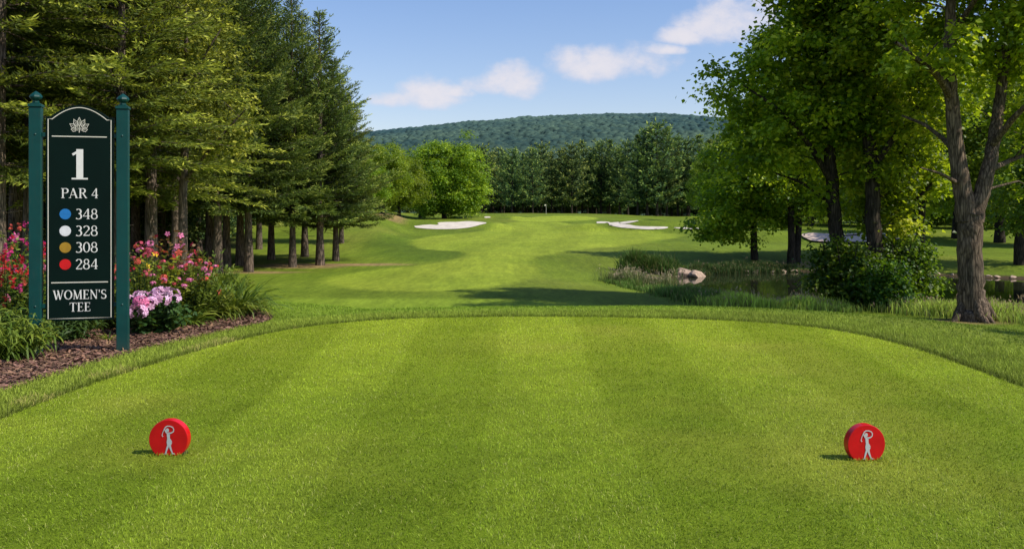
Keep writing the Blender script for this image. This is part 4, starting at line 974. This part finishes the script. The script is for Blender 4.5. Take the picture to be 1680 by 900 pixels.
# --- serif glyphs: strokes in cap-height units
TK, TN = .145, .055
def glyph(ch):
    S = []  # list of (pts, width or widths)
    def arc(cx, cy, rx, ry, a0, a1, n=18, tk=TK, tn=TN):
        a = np.radians(np.linspace(a0, a1, n)); P = [(cx + rx * math.cos(t), cy + ry * math.sin(t)) for t in a]
        S.append((P, [tn + (tk - tn) * abs(math.cos(t)) ** 1.3 for t in a]))
    def line(a, b, w): S.append(([a, ((a[0] + b[0]) / 2, (a[1] + b[1]) / 2), b], w))
    def ser(x, y, w=.17): line((x - w / 1.0, y), (x + w / 1.0, y), .045)
    def stem(x, y0=0, y1=1, w=TK, b=True, t=True):
        line((x, y0), (x, y1), w)
        if b: ser(x, y0 + .022, .15)
        if t: ser(x, y1 - .022, .15)
    W = .6
    if ch == '1': line((.30, 0), (.30, 1.0), .21); line((.03, .815), (.33, .965), .075); line((.0, .026), (.60, .026), .052); W = .6
    elif ch == 'P': stem(.17); arc(.40, .745, .22, .23, 90, -90); line((.17, .975), (.42, .975), .05); line((.17, .515), (.42, .515), .05); W = .66
    elif ch == 'R': stem(.17); arc(.38, .755, .21, .22, 90, -90); line((.17, .975), (.40, .975), .05); line((.17, .535), (.40, .535), .05); line((.38, .53), (.68, .02), .12); line((.60, .022), (.78, .022), .045); W = .78
    elif ch == 'A': line((.10, .02), (.39, 1.0), TN); line((.38, 1.0), (.70, .02), TK); line((.20, .33), (.60, .33), .05); ser(.10, .022, .11); ser(.71, .022, .13); W = .82
    elif ch == 'W':
        line((.10, .98), (.34, 0), TK); line((.35, 0), (.55, .92), TN); line((.50, .98), (.74, 0), TK); line((.75, 0), (.98, .98), TN); ser(.10, .978, .12); ser(.98, .978, .10); ser(.50, .978, .09); W = 1.08
    elif ch == 'O': arc(.42, .5, .345, .475, 0, 360, 40); W = .84
    elif ch == 'M':
        line((.14, 0), (.17, 1), TN); line((.16, .99), (.47, .03), TK * .95); line((.48, .03), (.78, .99), TN); line((.80, 1), (.84, 0), TK); ser(.14, .022, .10); ser(.84, .022, .14); ser(.12, .978, .08); ser(.85, .978, .08); W = .98
    elif ch == 'E': stem(.17); line((.17, .975), (.58, .975), .05); line((.17, .505), (.48, .505), .05); line((.17, .025), (.60, .025), .05); line((.575, .99), (.565, .80), .045); line((.59, .01), (.61, .22), .045); line((.475, .60), (.475, .41), .04); W = .66
    elif ch == 'N': line((.15, 0), (.15, .98), TN); line((.14, .98), (.70, .02), TK * .95); line((.71, 0), (.71, 1), TN); ser(.15, .022, .11); ser(.71, .978, .11); ser(.11, .978, .08); W = .85
    elif ch == "'": S.append(([(.10, 1.0), (.10, .86), (.10, .70)], [.11, .08, .03])); W = .2
    elif ch == 'S': 
        a = []; w = []
        for t in np.linspace(50, 270, 16): a.append((.31 + .20 * math.cos(R(t)), .745 + .225 * math.sin(R(t)))); w.append(TN + (.12 - TN) * abs(math.cos(R(t))))
        for t in np.linspace(90, -135, 16)[1:]: a.append((.30 + .235 * math.cos(R(t)), .265 + .245 * math.sin(R(t)))); w.append(TN + (.13 - TN) * abs(math.cos(R(t))))
        w[14:18] = [.11] * 4
        S.append((a, w)); line((.505, .99), (.505, .76), .035); line((.08, .01), (.08, .27), .035); W = .6
    elif ch == 'T': stem(.36, 0, 1, TK, True, False); line((.03, .975), (.69, .975), .05); line((.035, .99), (.045, .77), .04); line((.685, .99), (.675, .77), .04); W = .72
    elif ch == '3': arc(.24, .745, .20, .225, 140, -90); arc(.23, .27, .245, .27, 90, -140); W = .56
    elif ch == '4': line((.44, 0), (.44, 1), .125); line((.43, .99), (.03, .30), TN); line((.02, .285), (.60, .285), .065); ser(.44, .022, .12); W = .62
    elif ch == '8': arc(.29, .745, .185, .225, 0, 360, 30, .10); arc(.29, .265, .235, .255, 0, 360, 30, .115); W = .6
    elif ch == '2': arc(.27, .72, .215, .25, 160, -30, 18, .13); line((.465, .62), (.06, .06), .075); line((.04, .045), (.53, .045), .09); line((.52, .04), (.55, .19), .035); W = .58
    elif ch == '0': arc(.29, .5, .235, .475, 0, 360, 36, .13); W = .58
    return S, W
def text(txt, u0, u1, v0, v1, name, parent, mat=None):
    """text spanning pixel box u0..u1 (left/right), v0 top, v1 bottom"""
    gl = []; x = 0
    for c in txt:
        if c == ' ': x += .34; continue
        S, W = glyph(c); gl.append((S, x)); x += W + .05
    x -= .05; h = (v1 - v0) * KX; kx = (lx(u1) - lx(u0)) / x
    mb = MB(); j = 0
    for S, ox in gl:
        for pts, w in S:
            P = np.array([((p[0] + ox) * kx / h, p[1]) for p in pts]) * h
            P = P + np.array([lx(u0), sz_(v1)])
            ww = (np.full(len(P), w) if np.isscalar(w) else np.array(w)) * h
            mb.add(*ribbon(P, ww, FY - .0012 - .00012 * (j % 7))); j += 1
    return mb.build(name, mat or M_LET, parent)
text('1', 118.5, 145, 245, 294.5, 'hole_number', panel)
text('PAR 4', 101, 162, 309, 325, 'par_lettering', panel)
for i, (t_, v) in enumerate((('348', 351), ('328', 378.5), ('308', 405.5), ('284', 433))):
    text(t_, 125, 161.5, v - 8.6, v + 8.2, 'distance_number', panel)
    mt = mat_simple('dot_' + str(i), [(.01, .16, .45), (.72, .72, .74), (.36, .20, .012), (.60, .002, .004)][i], .45)
    mb = MB(); a = np.linspace(0, 2 * math.pi, 41)[:-1]; r_ = 8.6 * KX
    c_ = [(lx(108) + r_ * math.cos(t), FY - .002, sz_(v) + r_ * math.sin(t)) for t in a]; mb.add(c_, [tuple(range(40))]); mb.add([(p[0], FY + .001, p[2]) for p in c_], []); 
    mb.F += [(k, 40 + k, 40 + (k + 1) % 40, (k + 1) % 40) for k in range(40)]
    mb.build('colour_dot', mt, panel)
text("WOMEN'S", 88, 175.5, 475, 490, 'tee_lettering', panel)
text('TEE', 115, 149.5, 495.5, 510, 'tee_lettering', panel)
# leaf emblem: outlined leaflets
mb = MB(); j = 0
for (a, l, ox, oz) in ((90, 18, 0, 0), (62, 17.5, 1.2, -1), (118, 17.5, -1.2, -1), (32, 17, 1.5, -2.5), (148, 17, -1.5, -2.5), (8, 12, 2, -5), (172, 12, -2, -5)):
    d = np.array([math.cos(R(a)), math.sin(R(a))]); s_ = np.array([-d[1], d[0]]); b0 = np.array([131 + ox, 216 + oz * -.0]); o0 = np.array([131 + ox * .8, 213 - (oz + 0) * .3])
    pts = []
    for q_ in np.linspace(0, 1, 9): pts.append(d * l * (.30 + .70 * q_) + s_ * 2.6 * math.sin(math.pi * q_ ** .8) * (1 + .25 * math.sin(q_ * 14)))
    for q_ in np.linspace(1, 0, 9)[1:-1]: pts.append(d * l * (.30 + .70 * q_) - s_ * 2.6 * math.sin(math.pi * q_ ** .8) * (1 + .25 * math.sin(q_ * 14)))
    P = [(lx(o0[0] + p[0]), sz_(o0[1] - p[1] * 1.12)) for p in pts]; mb.add(*ribbon(P, .85 * KX, FY - .0012 - j * .0001, True)); j += 1
    P = [(lx(o0[0] + d[0] * l * q_), sz_(o0[1] - d[1] * l * q_ * 1.12)) for q_ in (.05, .4, .75)]; mb.add(*ribbon(P, .6 * KX, FY - .0012 - j * .0001)); j += 1
mb.add(*ribbon([(lx(131), sz_(218)), (lx(131), sz_(212)), (lx(131), sz_(206))], 1.1 * KX, FY - .0012 - j * .0001)); mb.build('emblem', M_GOLDL, panel)

# ------------------------------------------------------------------ tee markers
M_RED = mat_simple('red_enamel', (.58, .002, .008), .35, .35, .12, 14, .04, .1); M_SIL = mat_simple('silver_figure', (.50, .52, .53), .45, .5, .05, 30); M_BLK = mat_simple('marker_foot', (.02, .02, .02), .6)
def marker(u, vb, rz, label, flip):
    Y = F * CH / (vb - HY); k = Y / F; r_ = 32.0 * k; x_ = (u - CX) * k
    t = empty('tee_marker', (x_, Y, 0), rz); tag(t, label, 'tee marker', 'red tee markers on the mown tee')
    zc = 27.5 * k; th = .052
    a0 = math.asin(-zc / r_) + .0; pts = [(r_ * math.cos(a), zc + r_ * math.sin(a)) for a in np.linspace(a0 + .06, math.pi - a0 - .06, 72)]
    extrude_poly('body', pts, -th / 2, th / 2, M_RED, t, .003)
    b_ = extrude_poly('foot', [(-.078, -.004), (.078, -.004), (.070, .016), (-.070, .016)], -.006, th / 2 + .012, M_RED, t, .002)
    mb = MB(); mb.box(.062, .092, -th / 2 + .006, th / 2 + .004, -.004, .020); mb.box(-.088, -.062, -th / 2 + .006, th / 2 + .004, -.004, .014); mb.build('stand', M_BLK, t, bevel=.002)
    mb = MB(); y = -th / 2 - .0015; s_ = .00142 * 1.0
    def P(lst, w, j): 
        p = [((a_ * (1 if not flip else -1)) * s_, zc + (c_ + 9) * s_ * .95) for a_, c_ in lst]; mb.add(*ribbon(p, [q * s_ for q in w], y - j * .00015))
    # figure: arms raised overhead swinging a club
    P([(1, 22), (1, 14), (1, 6), (2, -4), (4, -14), (5, -21)][::1], [7, 13, 12, 11, 19, 22], 0)          # torso and skirt top
    P([(5, -20), (4, -30), (3, -36)], [22, 17, 11], 1)
    P([(1, -32), (-4, -46), (-8, -60), (-10, -68)], [9, 7.5, 5.5, 5], 2)                                  # legs
    P([(6, -32), (10, -46), (15, -60), (18, -67)], [9, 7.5, 5.5, 5], 3)
    P([(-18, -70), (-12, -68.5), (-5, -68)], [3, 5, 5], 4); P([(14, -68), (20, -67.5), (27, -69)], [5, 5, 3], 5)
    a = np.linspace(0, 2 * math.pi, 20); P([(-3 + 5 * math.cos(q), 31 + 0 * q + 6 * math.sin(q)) for q in a], [4] * 20, 6); P([(-3, 26), (-3, 31), (-3, 37)], [6, 9, 6], 7)
    P([(5, 18), (14, 20), (22, 26), (23, 36), (18, 44), (8, 48), (-4, 48), (-12, 42)], [6, 5, 4.5, 4, 4, 4, 4.5, 4], 8)
    P([(-4, 18), (-9, 24), (-14, 34), (-11, 43)], [5, 4.5, 4, 4], 9)
    P([(-12, 42), (-17, 32), (-22, 18), (-24, 8), (-20, 4)], [3, 2.5, 2.5, 3, 5], 10)
    mb.build('golfer_figure', M_SIL, t)
marker(279, 746, R(-1), 'round red tee marker with a silver golfer figure, nearer the sign', False)
marker(1418, 754, R(6), 'round red tee marker with a silver golfer figure, on the pond side of the tee', False)

# ------------------------------------------------------------------ flower bed plants
M_PLF = mat_foliage('bed_leaves', [(0, (.025, .065, .010)), (.5, (.12, .20, .022)), (1, (.38, .42, .06))], .35, (.4, .5, .03), .5, .3)
M_PLD = mat_foliage('bed_leaves_dark', [(0, (.010, .030, .010)), (.5, (.03, .075, .016)), (1, (.08, .14, .03))], .3, (.25, .4, .03), .5, .3)
M_PLY = mat_foliage('bed_leaves_lime', [(0, (.08, .12, .010)), (.5, (.22, .28, .02)), (1, (.45, .42, .04))], .35, (.6, .55, .04), .5, .3)
M_PLR = mat_foliage('bed_leaves_copper', [(0, (.05, .02, .012)), (.5, (.14, .06, .025)), (1, (.20, .18, .04))], .35, (.5, .2, .05), .5, .3)
def long_leaves(g, n, L_, wd, spread, hgt, arch=1.0, base_r=.08, segs=5):
    """arching strap leaves from a crown"""
    V, Fc, v = [], [], []; off = 0
    for i in range(n):
        a = g.random() * 6.283; r0 = base_r * math.sqrt(g.random()); l = L_ * g.uniform(.55, 1.15); e = R(g.uniform(38, 86)) ; 
        d = np.array([math.cos(a), math.sin(a)]); s_ = np.array([-d[1], d[0]]); tw = g.normal(0, .3)
        t = np.linspace(0, 1, segs); ang = e - arch * t ** 1.5 * g.uniform(.5, 1.5)
        hx = np.concatenate([[0], np.cumsum(np.cos(ang[1:]) * l / (segs - 1))]); hz = np.concatenate([[0], np.cumsum(np.sin(ang[1:]) * l / (segs - 1))])
        w = wd * g.uniform(.7, 1.2) * np.sin(np.pi * (t * .82 + .16)) ; w[-1] = wd * .05
        c = np.stack([d[0] * (r0 + hx * spread), d[1] * (r0 + hx * spread), hz * hgt], 1); sd = np.array([s_[0], s_[1], tw])
        Vv = np.concatenate([c + sd * w[:, None] / 2, c - sd * w[:, None] / 2]); V.append(Vv)
        for k in range(segs - 1): Fc.append((off + k, off + k + 1, off + segs + k + 1, off + segs + k))
        off += 2 * segs; v += [np.clip(g.normal(.5, .22), 0, 1)] * (2 * segs)
    return mk_mesh('leaves', np.concatenate(V), Fc, v=v)
def leafy_plant(g, w, h, n_st, leaf_l, leaf_w, per, droop=.4, up=.5):
    """stems with lance leaves, dome shape. returns stems mesh, leaf mesh, tips"""
    A = Acc(); V, v, tips = [], [], []
    for i in range(n_st):
        a = g.random() * 6.283; rr = math.sqrt(g.random()); x1 = w * rr * math.cos(a); y1 = w * .85 * rr * math.sin(a); z1 = h * (1 - .5 * rr ** 2) * g.uniform(.72, 1.08)
        p0 = np.array([x1 * .25, y1 * .25, 0]); p1 = np.array([x1 * .7, y1 * .7, z1 * .55]); p2 = np.array([x1, y1, z1])
        t = np.linspace(0, 1, 6)[:, None]; q = p0 * (1 - t) ** 2 + 2 * p1 * t * (1 - t) + p2 * t ** 2
        Vt, Ft = tube(q, np.linspace(.005, .0018, 6), 4); A.add(Vt, Ft); tips.append(p2)
        ts = g.uniform(.12, 1.0, per)[:, None]; P_ = p0 * (1 - ts) ** 2 + 2 * p1 * ts * (1 - ts) + p2 * ts ** 2
        az = g.random(per) * 6.283; el_ = g.normal(up, .4, per); D = np.stack([np.cos(az) * np.cos(el_), np.sin(az) * np.cos(el_), np.sin(el_)], 1)
        Sd = unit(np.cross(D, np.stack([g.normal(0, .4, per), g.normal(0, .4, per), np.ones(per)], 1))); Nn = np.cross(Sd, D)
        l = leaf_l * g.uniform(.6, 1.2, per)[:, None]; ww = leaf_w * g.uniform(.7, 1.2, per)[:, None] / 2
        m1 = P_ + D * l * .35 ; m2 = P_ + D * l * .7 - np.array([0, 0, 1]) * l * droop * .25; tp = P_ + D * l * .95 - np.array([0, 0, 1]) * l * droop * .6
        V.append(np.stack([P_, m1 + Sd * ww, m2 + Sd * ww * .75, tp, tp, m2 - Sd * ww * .75, m1 - Sd * ww, P_], 1))
        v.append(np.clip(g.normal(.35, .1) + .3 * ts[:, 0] * g.uniform(.6, 1.3, per), 0, 1))
    V = np.concatenate(V); n = len(V); v = np.concatenate(v)
    V6 = V[:, [0, 1, 2, 3, 5, 6]]; idx = np.arange(n)[:, None] * 6
    Fc = np.concatenate([idx + np.array([[0, 1, 2, 5]]), idx + np.array([[5, 2, 3, 4]])])
    return A.mesh('stems'), mk_mesh('leaves', V6.reshape(-1, 3), Fc, v=np.repeat(v, 6)), np.array(tips)
def flower_head(g, col, r, kind):
    """umbel / spike of petals with colour variation"""
    col = np.array(col)
    if kind == 'umbel': nf, pr = 16, r * .42
    elif kind == 'spike': nf, pr = 16, r * .34
    else: nf, pr = 1, r * 1.3
    V, C = [], []
    for i in range(nf):
        d = unit(g.normal(0, 1, 3) + np.array([0, -.2, .7]))
        if kind == 'umbel': c = d * r * np.array([1, 1, .55])
        elif kind == 'spike': c = np.array([g.normal(0, r * .3), g.normal(0, r * .3), g.uniform(-.2, 1.9) * r])
        else: c = g.normal(0, r * .25, 3)
        u = unit(np.cross(d, g.normal(0, 1, 3))); w = np.cross(d, u); cc = col * g.uniform(.65, 1.35); k0 = g.random() * 6
        for k in range(5):
            a = k0 + k * 1.2566; pd = u * math.cos(a) + w * math.sin(a); sd = -u * math.sin(a) + w * math.cos(a)
            V += [c, c + pd * pr * .6 + sd * pr * .34 + d * pr * .1, c + pd * pr + d * pr * .02, c + pd * pr * .6 - sd * pr * .34 + d * pr * .1]
            C += [cc * .8, cc, cc * 1.1, cc]
    C = np.clip(np.array(C), 0, .95)
    return mk_mesh('flower', np.array(V), np.arange(len(V)).reshape(-1, 4), col=C)
def bed_plant(name, label, loc, seed, w, h, n_st, leaf, per, lm, flowers=None, up=.5, droop=.4):
    g = np.random.default_rng(seed); t = empty(name, loc); tag(t, label, 'flowering plant' if flowers else 'plant')
    sm, lf, tips = leafy_plant(g, w, h, n_st, leaf[0], leaf[1], per, droop, up)
    obj('stems', sm, M_PLD, t); obj('leaves', lf, lm, t)
    if flowers:
        cols, n, r, kind = flowers; ms = [flower_head(g, c, r, kind) for c in cols for _ in range(2)]
        front = tips[np.argsort(tips[:, 1] * .5 - tips[:, 2])]; idx = g.permutation(min(len(front), int(n * 1.5)))[:n]
        for j, i_ in enumerate(idx):
            f_ = obj('flower', ms[int(g.integers(len(ms)))], MPET, t); f_.location = front[i_] + np.array([0, 0, .01]); f_.rotation_euler = (g.normal(0, .3), g.normal(0, .3), g.random() * 6); s_ = g.uniform(.75, 1.25); f_.scale = (s_, s_, s_)
    return t
def bl(u, v, Y=None):
    """bed location whose ground point shows at (u, v)"""
    q = ray(u, v); return q
RED, CRIM, CORAL, PINK, LPINK, ORG, YEL, MAG = (.62, .02, .03), (.45, .01, .05), (.70, .12, .08), (.80, .22, .42), (.85, .48, .68), (.75, .22, .03), (.80, .52, .03), (.62, .04, .22)
bed_plant('flowering_plant', 'tall bush crowded with red and crimson flower spikes at the left picture edge', at(6, 9.7), 1, .62, 1.02, 80, (.085, .026), 20, M_PLF, ((RED, CRIM, MAG, CORAL), 60, .042, 'spike'))
bed_plant('flowering_plant', 'bush of bright pink and red flower spikes just left of the left sign post', at(58, 10.0), 2, .50, 1.12, 70, (.085, .026), 20, M_PLF, ((RED, MAG, PINK, RED), 55, .042, 'spike'))
bed_plant('flowering_plant', 'bush with red flowers showing in the gap behind the sign panel', at(112, 10.6), 3, .55, 1.0, 60, (.085, .026), 20, M_PLD, ((RED, CRIM), 40, .04, 'spike'))
bed_plant('leafy_plant', 'light green narrow leaved plant in front of the left sign post', at(-8, 8.3), 4, .55, .50, 100, (.15, .022), 22, M_PLF, up=.35, droop=.9)
bed_plant('leafy_plant', 'low dark leaved plant growing under the sign panel', at(108, 9.55), 5, .42, .36, 60, (.12, .026), 18, M_PLD, up=.3, droop=.8)
bed_plant('leafy_plant', 'small light green plant under the right half of the sign panel', at(150, 10.4), 6, .45, .44, 60, (.13, .024), 18, M_PLF, up=.3, droop=.8)
bed_plant('flowering_plant', 'rose and coral flowered bush directly right of the right sign post', at(226, 10.5), 7, .42, 1.0, 60, (.08, .028), 18, M_PLF, ((CORAL, PINK, (.6, .1, .15), CRIM), 40, .040, 'umbel'))
bed_plant('lime_shrub', 'lime yellow leaved shrub above the pink flowers', at(262, 11.0), 8, .50, .95, 80, (.09, .042), 20, M_PLY, ((YEL, CORAL), 8, .035, 'small'))
bed_plant('flowering_plant', 'low dark leaved plant with large pale pink flower heads in front of the bed', at(250, 10.1), 9, .50, .50, 70, (.085, .05), 16, M_PLD, ((LPINK, PINK, LPINK), 13, .085, 'umbel'), up=.2)
bed_plant('flowering_plant', 'yellow green bush dotted with orange and coral flowers in the middle of the bed', at(315, 11.1), 10, .55, .80, 90, (.10, .026), 20, M_PLF, ((CORAL, (.6, .08, .1), PINK), 24, .034, 'umbel'))
bed_plant('copper_shrub', 'copper and yellow leaved shrub at the back of the bed', at(285, 12.3), 11, .62, 1.06, 90, (.085, .045), 18, M_PLR, ((CRIM, PINK), 12, .035, 'small'))
bed_plant('leafy_plant', 'tall loose green plant at the back of the bed near the grey conifer trunk', at(345, 12.6), 12, .65, .80, 80, (.12, .03), 18, M_PLF, up=.6)
bed_plant('flowering_plant', 'green plant with small coral flowers beside the strappy leaves', at(335, 11.6), 13, .42, .62, 60, (.10, .024), 18, M_PLF, ((CORAL, PINK), 14, .035, 'small'))
bed_plant('leafy_plant', 'dark leafy plant filling the bed behind the sign posts', at(170, 11.8), 14, .9, .95, 90, (.12, .035), 18, M_PLD)
bed_plant('flowering_plant', 'red and magenta flowered bush behind the left sign post at the back of the bed', at(30, 11.4), 15, .9, 1.15, 90, (.09, .03), 18, M_PLF, ((RED, MAG, CORAL), 60, .045, 'spike'))
for (u, Y, L_, n, lab, m_) in [(383, 11.75, .74, 260, 'large clump of dark strappy arching leaves at the right end of the bed', M_PLF), (352, 11.5, .58, 190, 'clump of strappy leaves between the coral flowers and the largest clump', M_PLF), (305, 10.75, .38, 150, 'small fresh green grassy clump beside the pink flowers', M_PLF), (402, 12.4, .62, 150, 'clump of strappy leaves at the back corner of the bed', M_PLF), (178, 9.5, .16, 40, 'tiny tuft of green shoots in the mulch under the sign', M_PLF)]:
    t = empty('strap_leaf_plant', at(u, Y)); tag(t, lab, 'plant'); obj('leaves', long_leaves(np.random.default_rng(int(u)), n, L_, .024 if L_ > .3 else .012, 1.0, 1.0, 1.5, base_r=L_ * .22), m_, t)

# ------------------------------------------------------------------ light, sky, camera
SUN_EL, SUN_AZ = R(45), R(-20)     # azimuth measured from +X towards +Y
w = bpy.data.worlds.new('World'); SC.world = w; w.use_nodes = True; nt = w.node_tree; nt.nodes.clear()
out = nt.nodes.new('ShaderNodeOutputWorld'); bg = nt.nodes.new('ShaderNodeBackground'); bg.inputs[1].default_value = .13
sky = nt.nodes.new('ShaderNodeTexSky'); sky.sky_type = 'NISHITA'; sky.sun_disc = False; sky.sun_elevation = SUN_EL; sky.sun_rotation = math.pi / 2 - SUN_AZ
sky.air_density = 1.0; sky.dust_density = .6; sky.ozone_density = 2.2; sky.altitude = 200
def Mth(op, a, b=None, c=None):
    n = nt.nodes.new('ShaderNodeMath'); n.operation = op
    for i, x in enumerate((a, b, c)):
        if x is None: continue
        if isinstance(x, (int, float)): n.inputs[i].default_value = x
        else: nt.links.new(x, n.inputs[i])
    return n.outputs[0]
tc = nt.nodes.new('ShaderNodeTexCoord'); sp = nt.nodes.new('ShaderNodeSeparateXYZ'); nt.links.new(tc.outputs['Generated'], sp.inputs[0])
dx, dy, dz = sp.outputs
dyc = Mth('MAXIMUM', dy, .05); U = Mth('DIVIDE', dx, dyc); Vv = Mth('DIVIDE', dz, dyc)
cmb = nt.nodes.new('ShaderNodeCombineXYZ'); nt.links.new(Mth('MULTIPLY', U, 1.0), cmb.inputs[0]); nt.links.new(Mth('MULTIPLY', Vv, 1.35), cmb.inputs[1])
nz = nt.nodes.new('ShaderNodeTexNoise'); nz.inputs['Scale'].default_value = 17; nz.inputs['Detail'].default_value = 7; nz.inputs['Roughness'].default_value = .6; nt.links.new(cmb.outputs[0], nz.inputs['Vector'])
nz2 = nt.nodes.new('ShaderNodeTexNoise'); nz2.inputs['Scale'].default_value = 60; nz2.inputs['Detail'].default_value = 5; nt.links.new(cmb.outputs[0], nz2.inputs['Vector'])
field = None
for (u, v, a, b) in [(985,112,78,24),(1045,108,62,24),(935,106,44,20),(846,138,52,25),(815,142,62,15),(700,160,62,20),(650,166,45,12),(740,152,45,10),(1185,44,75,30),(1225,38,75,26),(1120,62,40,13),(1085,84,38,8)]:
    u0, v0, a, b = (u - CX) / F, (HY - v) / F, a / F * 1.2, b / F * 1.75
    e1 = Mth('DIVIDE', Mth('SUBTRACT', U, u0), a); dv = Mth('SUBTRACT', Vv, v0)
    e2 = Mth('ADD', Mth('DIVIDE', Mth('MAXIMUM', dv, 0), b), Mth('DIVIDE', Mth('MINIMUM', dv, 0), b * .62))
    f = Mth('SUBTRACT', 1, Mth('ADD', Mth('MULTIPLY', e1, e1), Mth('MULTIPLY', e2, e2)))
    field = f if field is None else Mth('MAXIMUM', field, f)
dens = Mth('ADD', field, Mth('MULTIPLY', Mth('SUBTRACT', nz.outputs[0], .53), 2.6)); dens = Mth('ADD', dens, Mth('MULTIPLY', Mth('SUBTRACT', nz2.outputs[0], .5), .5))
mr = nt.nodes.new('ShaderNodeMapRange'); mr.interpolation_type = 'SMOOTHSTEP'; mr.inputs[1].default_value = -.15; mr.inputs[2].default_value = 1.0; mr.inputs[4].default_value = .84; nt.links.new(dens, mr.inputs[0])
fm = nt.nodes.new('ShaderNodeMapRange'); fm.inputs[1].default_value = -1.0; fm.inputs[2].default_value = -.3; nt.links.new(field, fm.inputs[0])
alpha = Mth('MULTIPLY', mr.outputs[0], Mth('MULTIPLY', fm.outputs[0], Mth('GREATER_THAN', dy, .06)))
cr = nt.nodes.new('ShaderNodeValToRGB'); cr.color_ramp.elements[0].position = .3; cr.color_ramp.elements[0].color = (4.9, 5.1, 6.2, 1); cr.color_ramp.elements[1].position = .75; cr.color_ramp.elements[1].color = (6.7, 6.3, 6.5, 1)
nt.links.new(Mth('ADD', Mth('MULTIPLY', nz.outputs[0], .8), Mth('MULTIPLY', field, .25)), cr.inputs[0])
tint = nt.nodes.new('ShaderNodeMix'); tint.data_type = 'RGBA'; tint.blend_type = 'MULTIPLY'; tint.inputs[0].default_value = 1; tint.inputs[7].default_value = (.98, 1.05, 1.28, 1)
nt.links.new(sky.outputs[0], tint.inputs[6])
gr_ = nt.nodes.new('ShaderNodeMapRange'); gr_.inputs[1].default_value = .06; gr_.inputs[2].default_value = .28; nt.links.new(dz, gr_.inputs[0])
tm = nt.nodes.new('ShaderNodeMix'); tm.data_type = 'RGBA'; tm.inputs[6].default_value = (1.28, 1.12, 1.12, 1); tm.inputs[7].default_value = (1.03, 1.10, 1.28, 1); nt.links.new(gr_.outputs[0], tm.inputs[0]); nt.links.new(tm.outputs[2], tint.inputs[7])
mx = nt.nodes.new('ShaderNodeMix'); mx.data_type = 'RGBA'; nt.links.new(alpha, mx.inputs[0]); nt.links.new(tint.outputs[2], mx.inputs[6]); nt.links.new(cr.outputs[0], mx.inputs[7])
nt.links.new(mx.outputs[2], bg.inputs[0]); nt.links.new(bg.outputs[0], out.inputs[0])

sl = bpy.data.lights.new('sun', 'SUN'); sl.energy = 5.0; sl.angle = R(.5); sl.color = (1, .93, .80)
so = bpy.data.objects.new('sun', sl); COL.objects.link(so)
dirv = Vector((math.cos(SUN_EL) * math.cos(SUN_AZ), math.cos(SUN_EL) * math.sin(SUN_AZ), math.sin(SUN_EL)))
so.rotation_euler = dirv.to_track_quat('Z', 'Y').to_euler(); so.location = (30, 0, 40)
cam = bpy.data.cameras.new('camera'); co = bpy.data.objects.new('camera', cam); COL.objects.link(co); SC.camera = co
co.location = (0, 0, CH); co.rotation_euler = (math.pi / 2, 0, 0); cam.sensor_width = 36; cam.lens = F / 1680 * 36
cam.shift_y = -(450 - HY) / 1680; cam.clip_start = .05; cam.clip_end = 9000
SC.view_settings.view_transform = 'Standard'; SC.view_settings.look = 'None'; SC.view_settings.exposure = 0
SC.cycles.use_denoising = True; SC.cycles.max_bounces = 8; SC.cycles.diffuse_bounces = 3; SC.cycles.transmission_bounces = 4; SC.cycles.sample_clamp_indirect = 6
SC.render.resolution_x = 1024; SC.render.resolution_y = 548
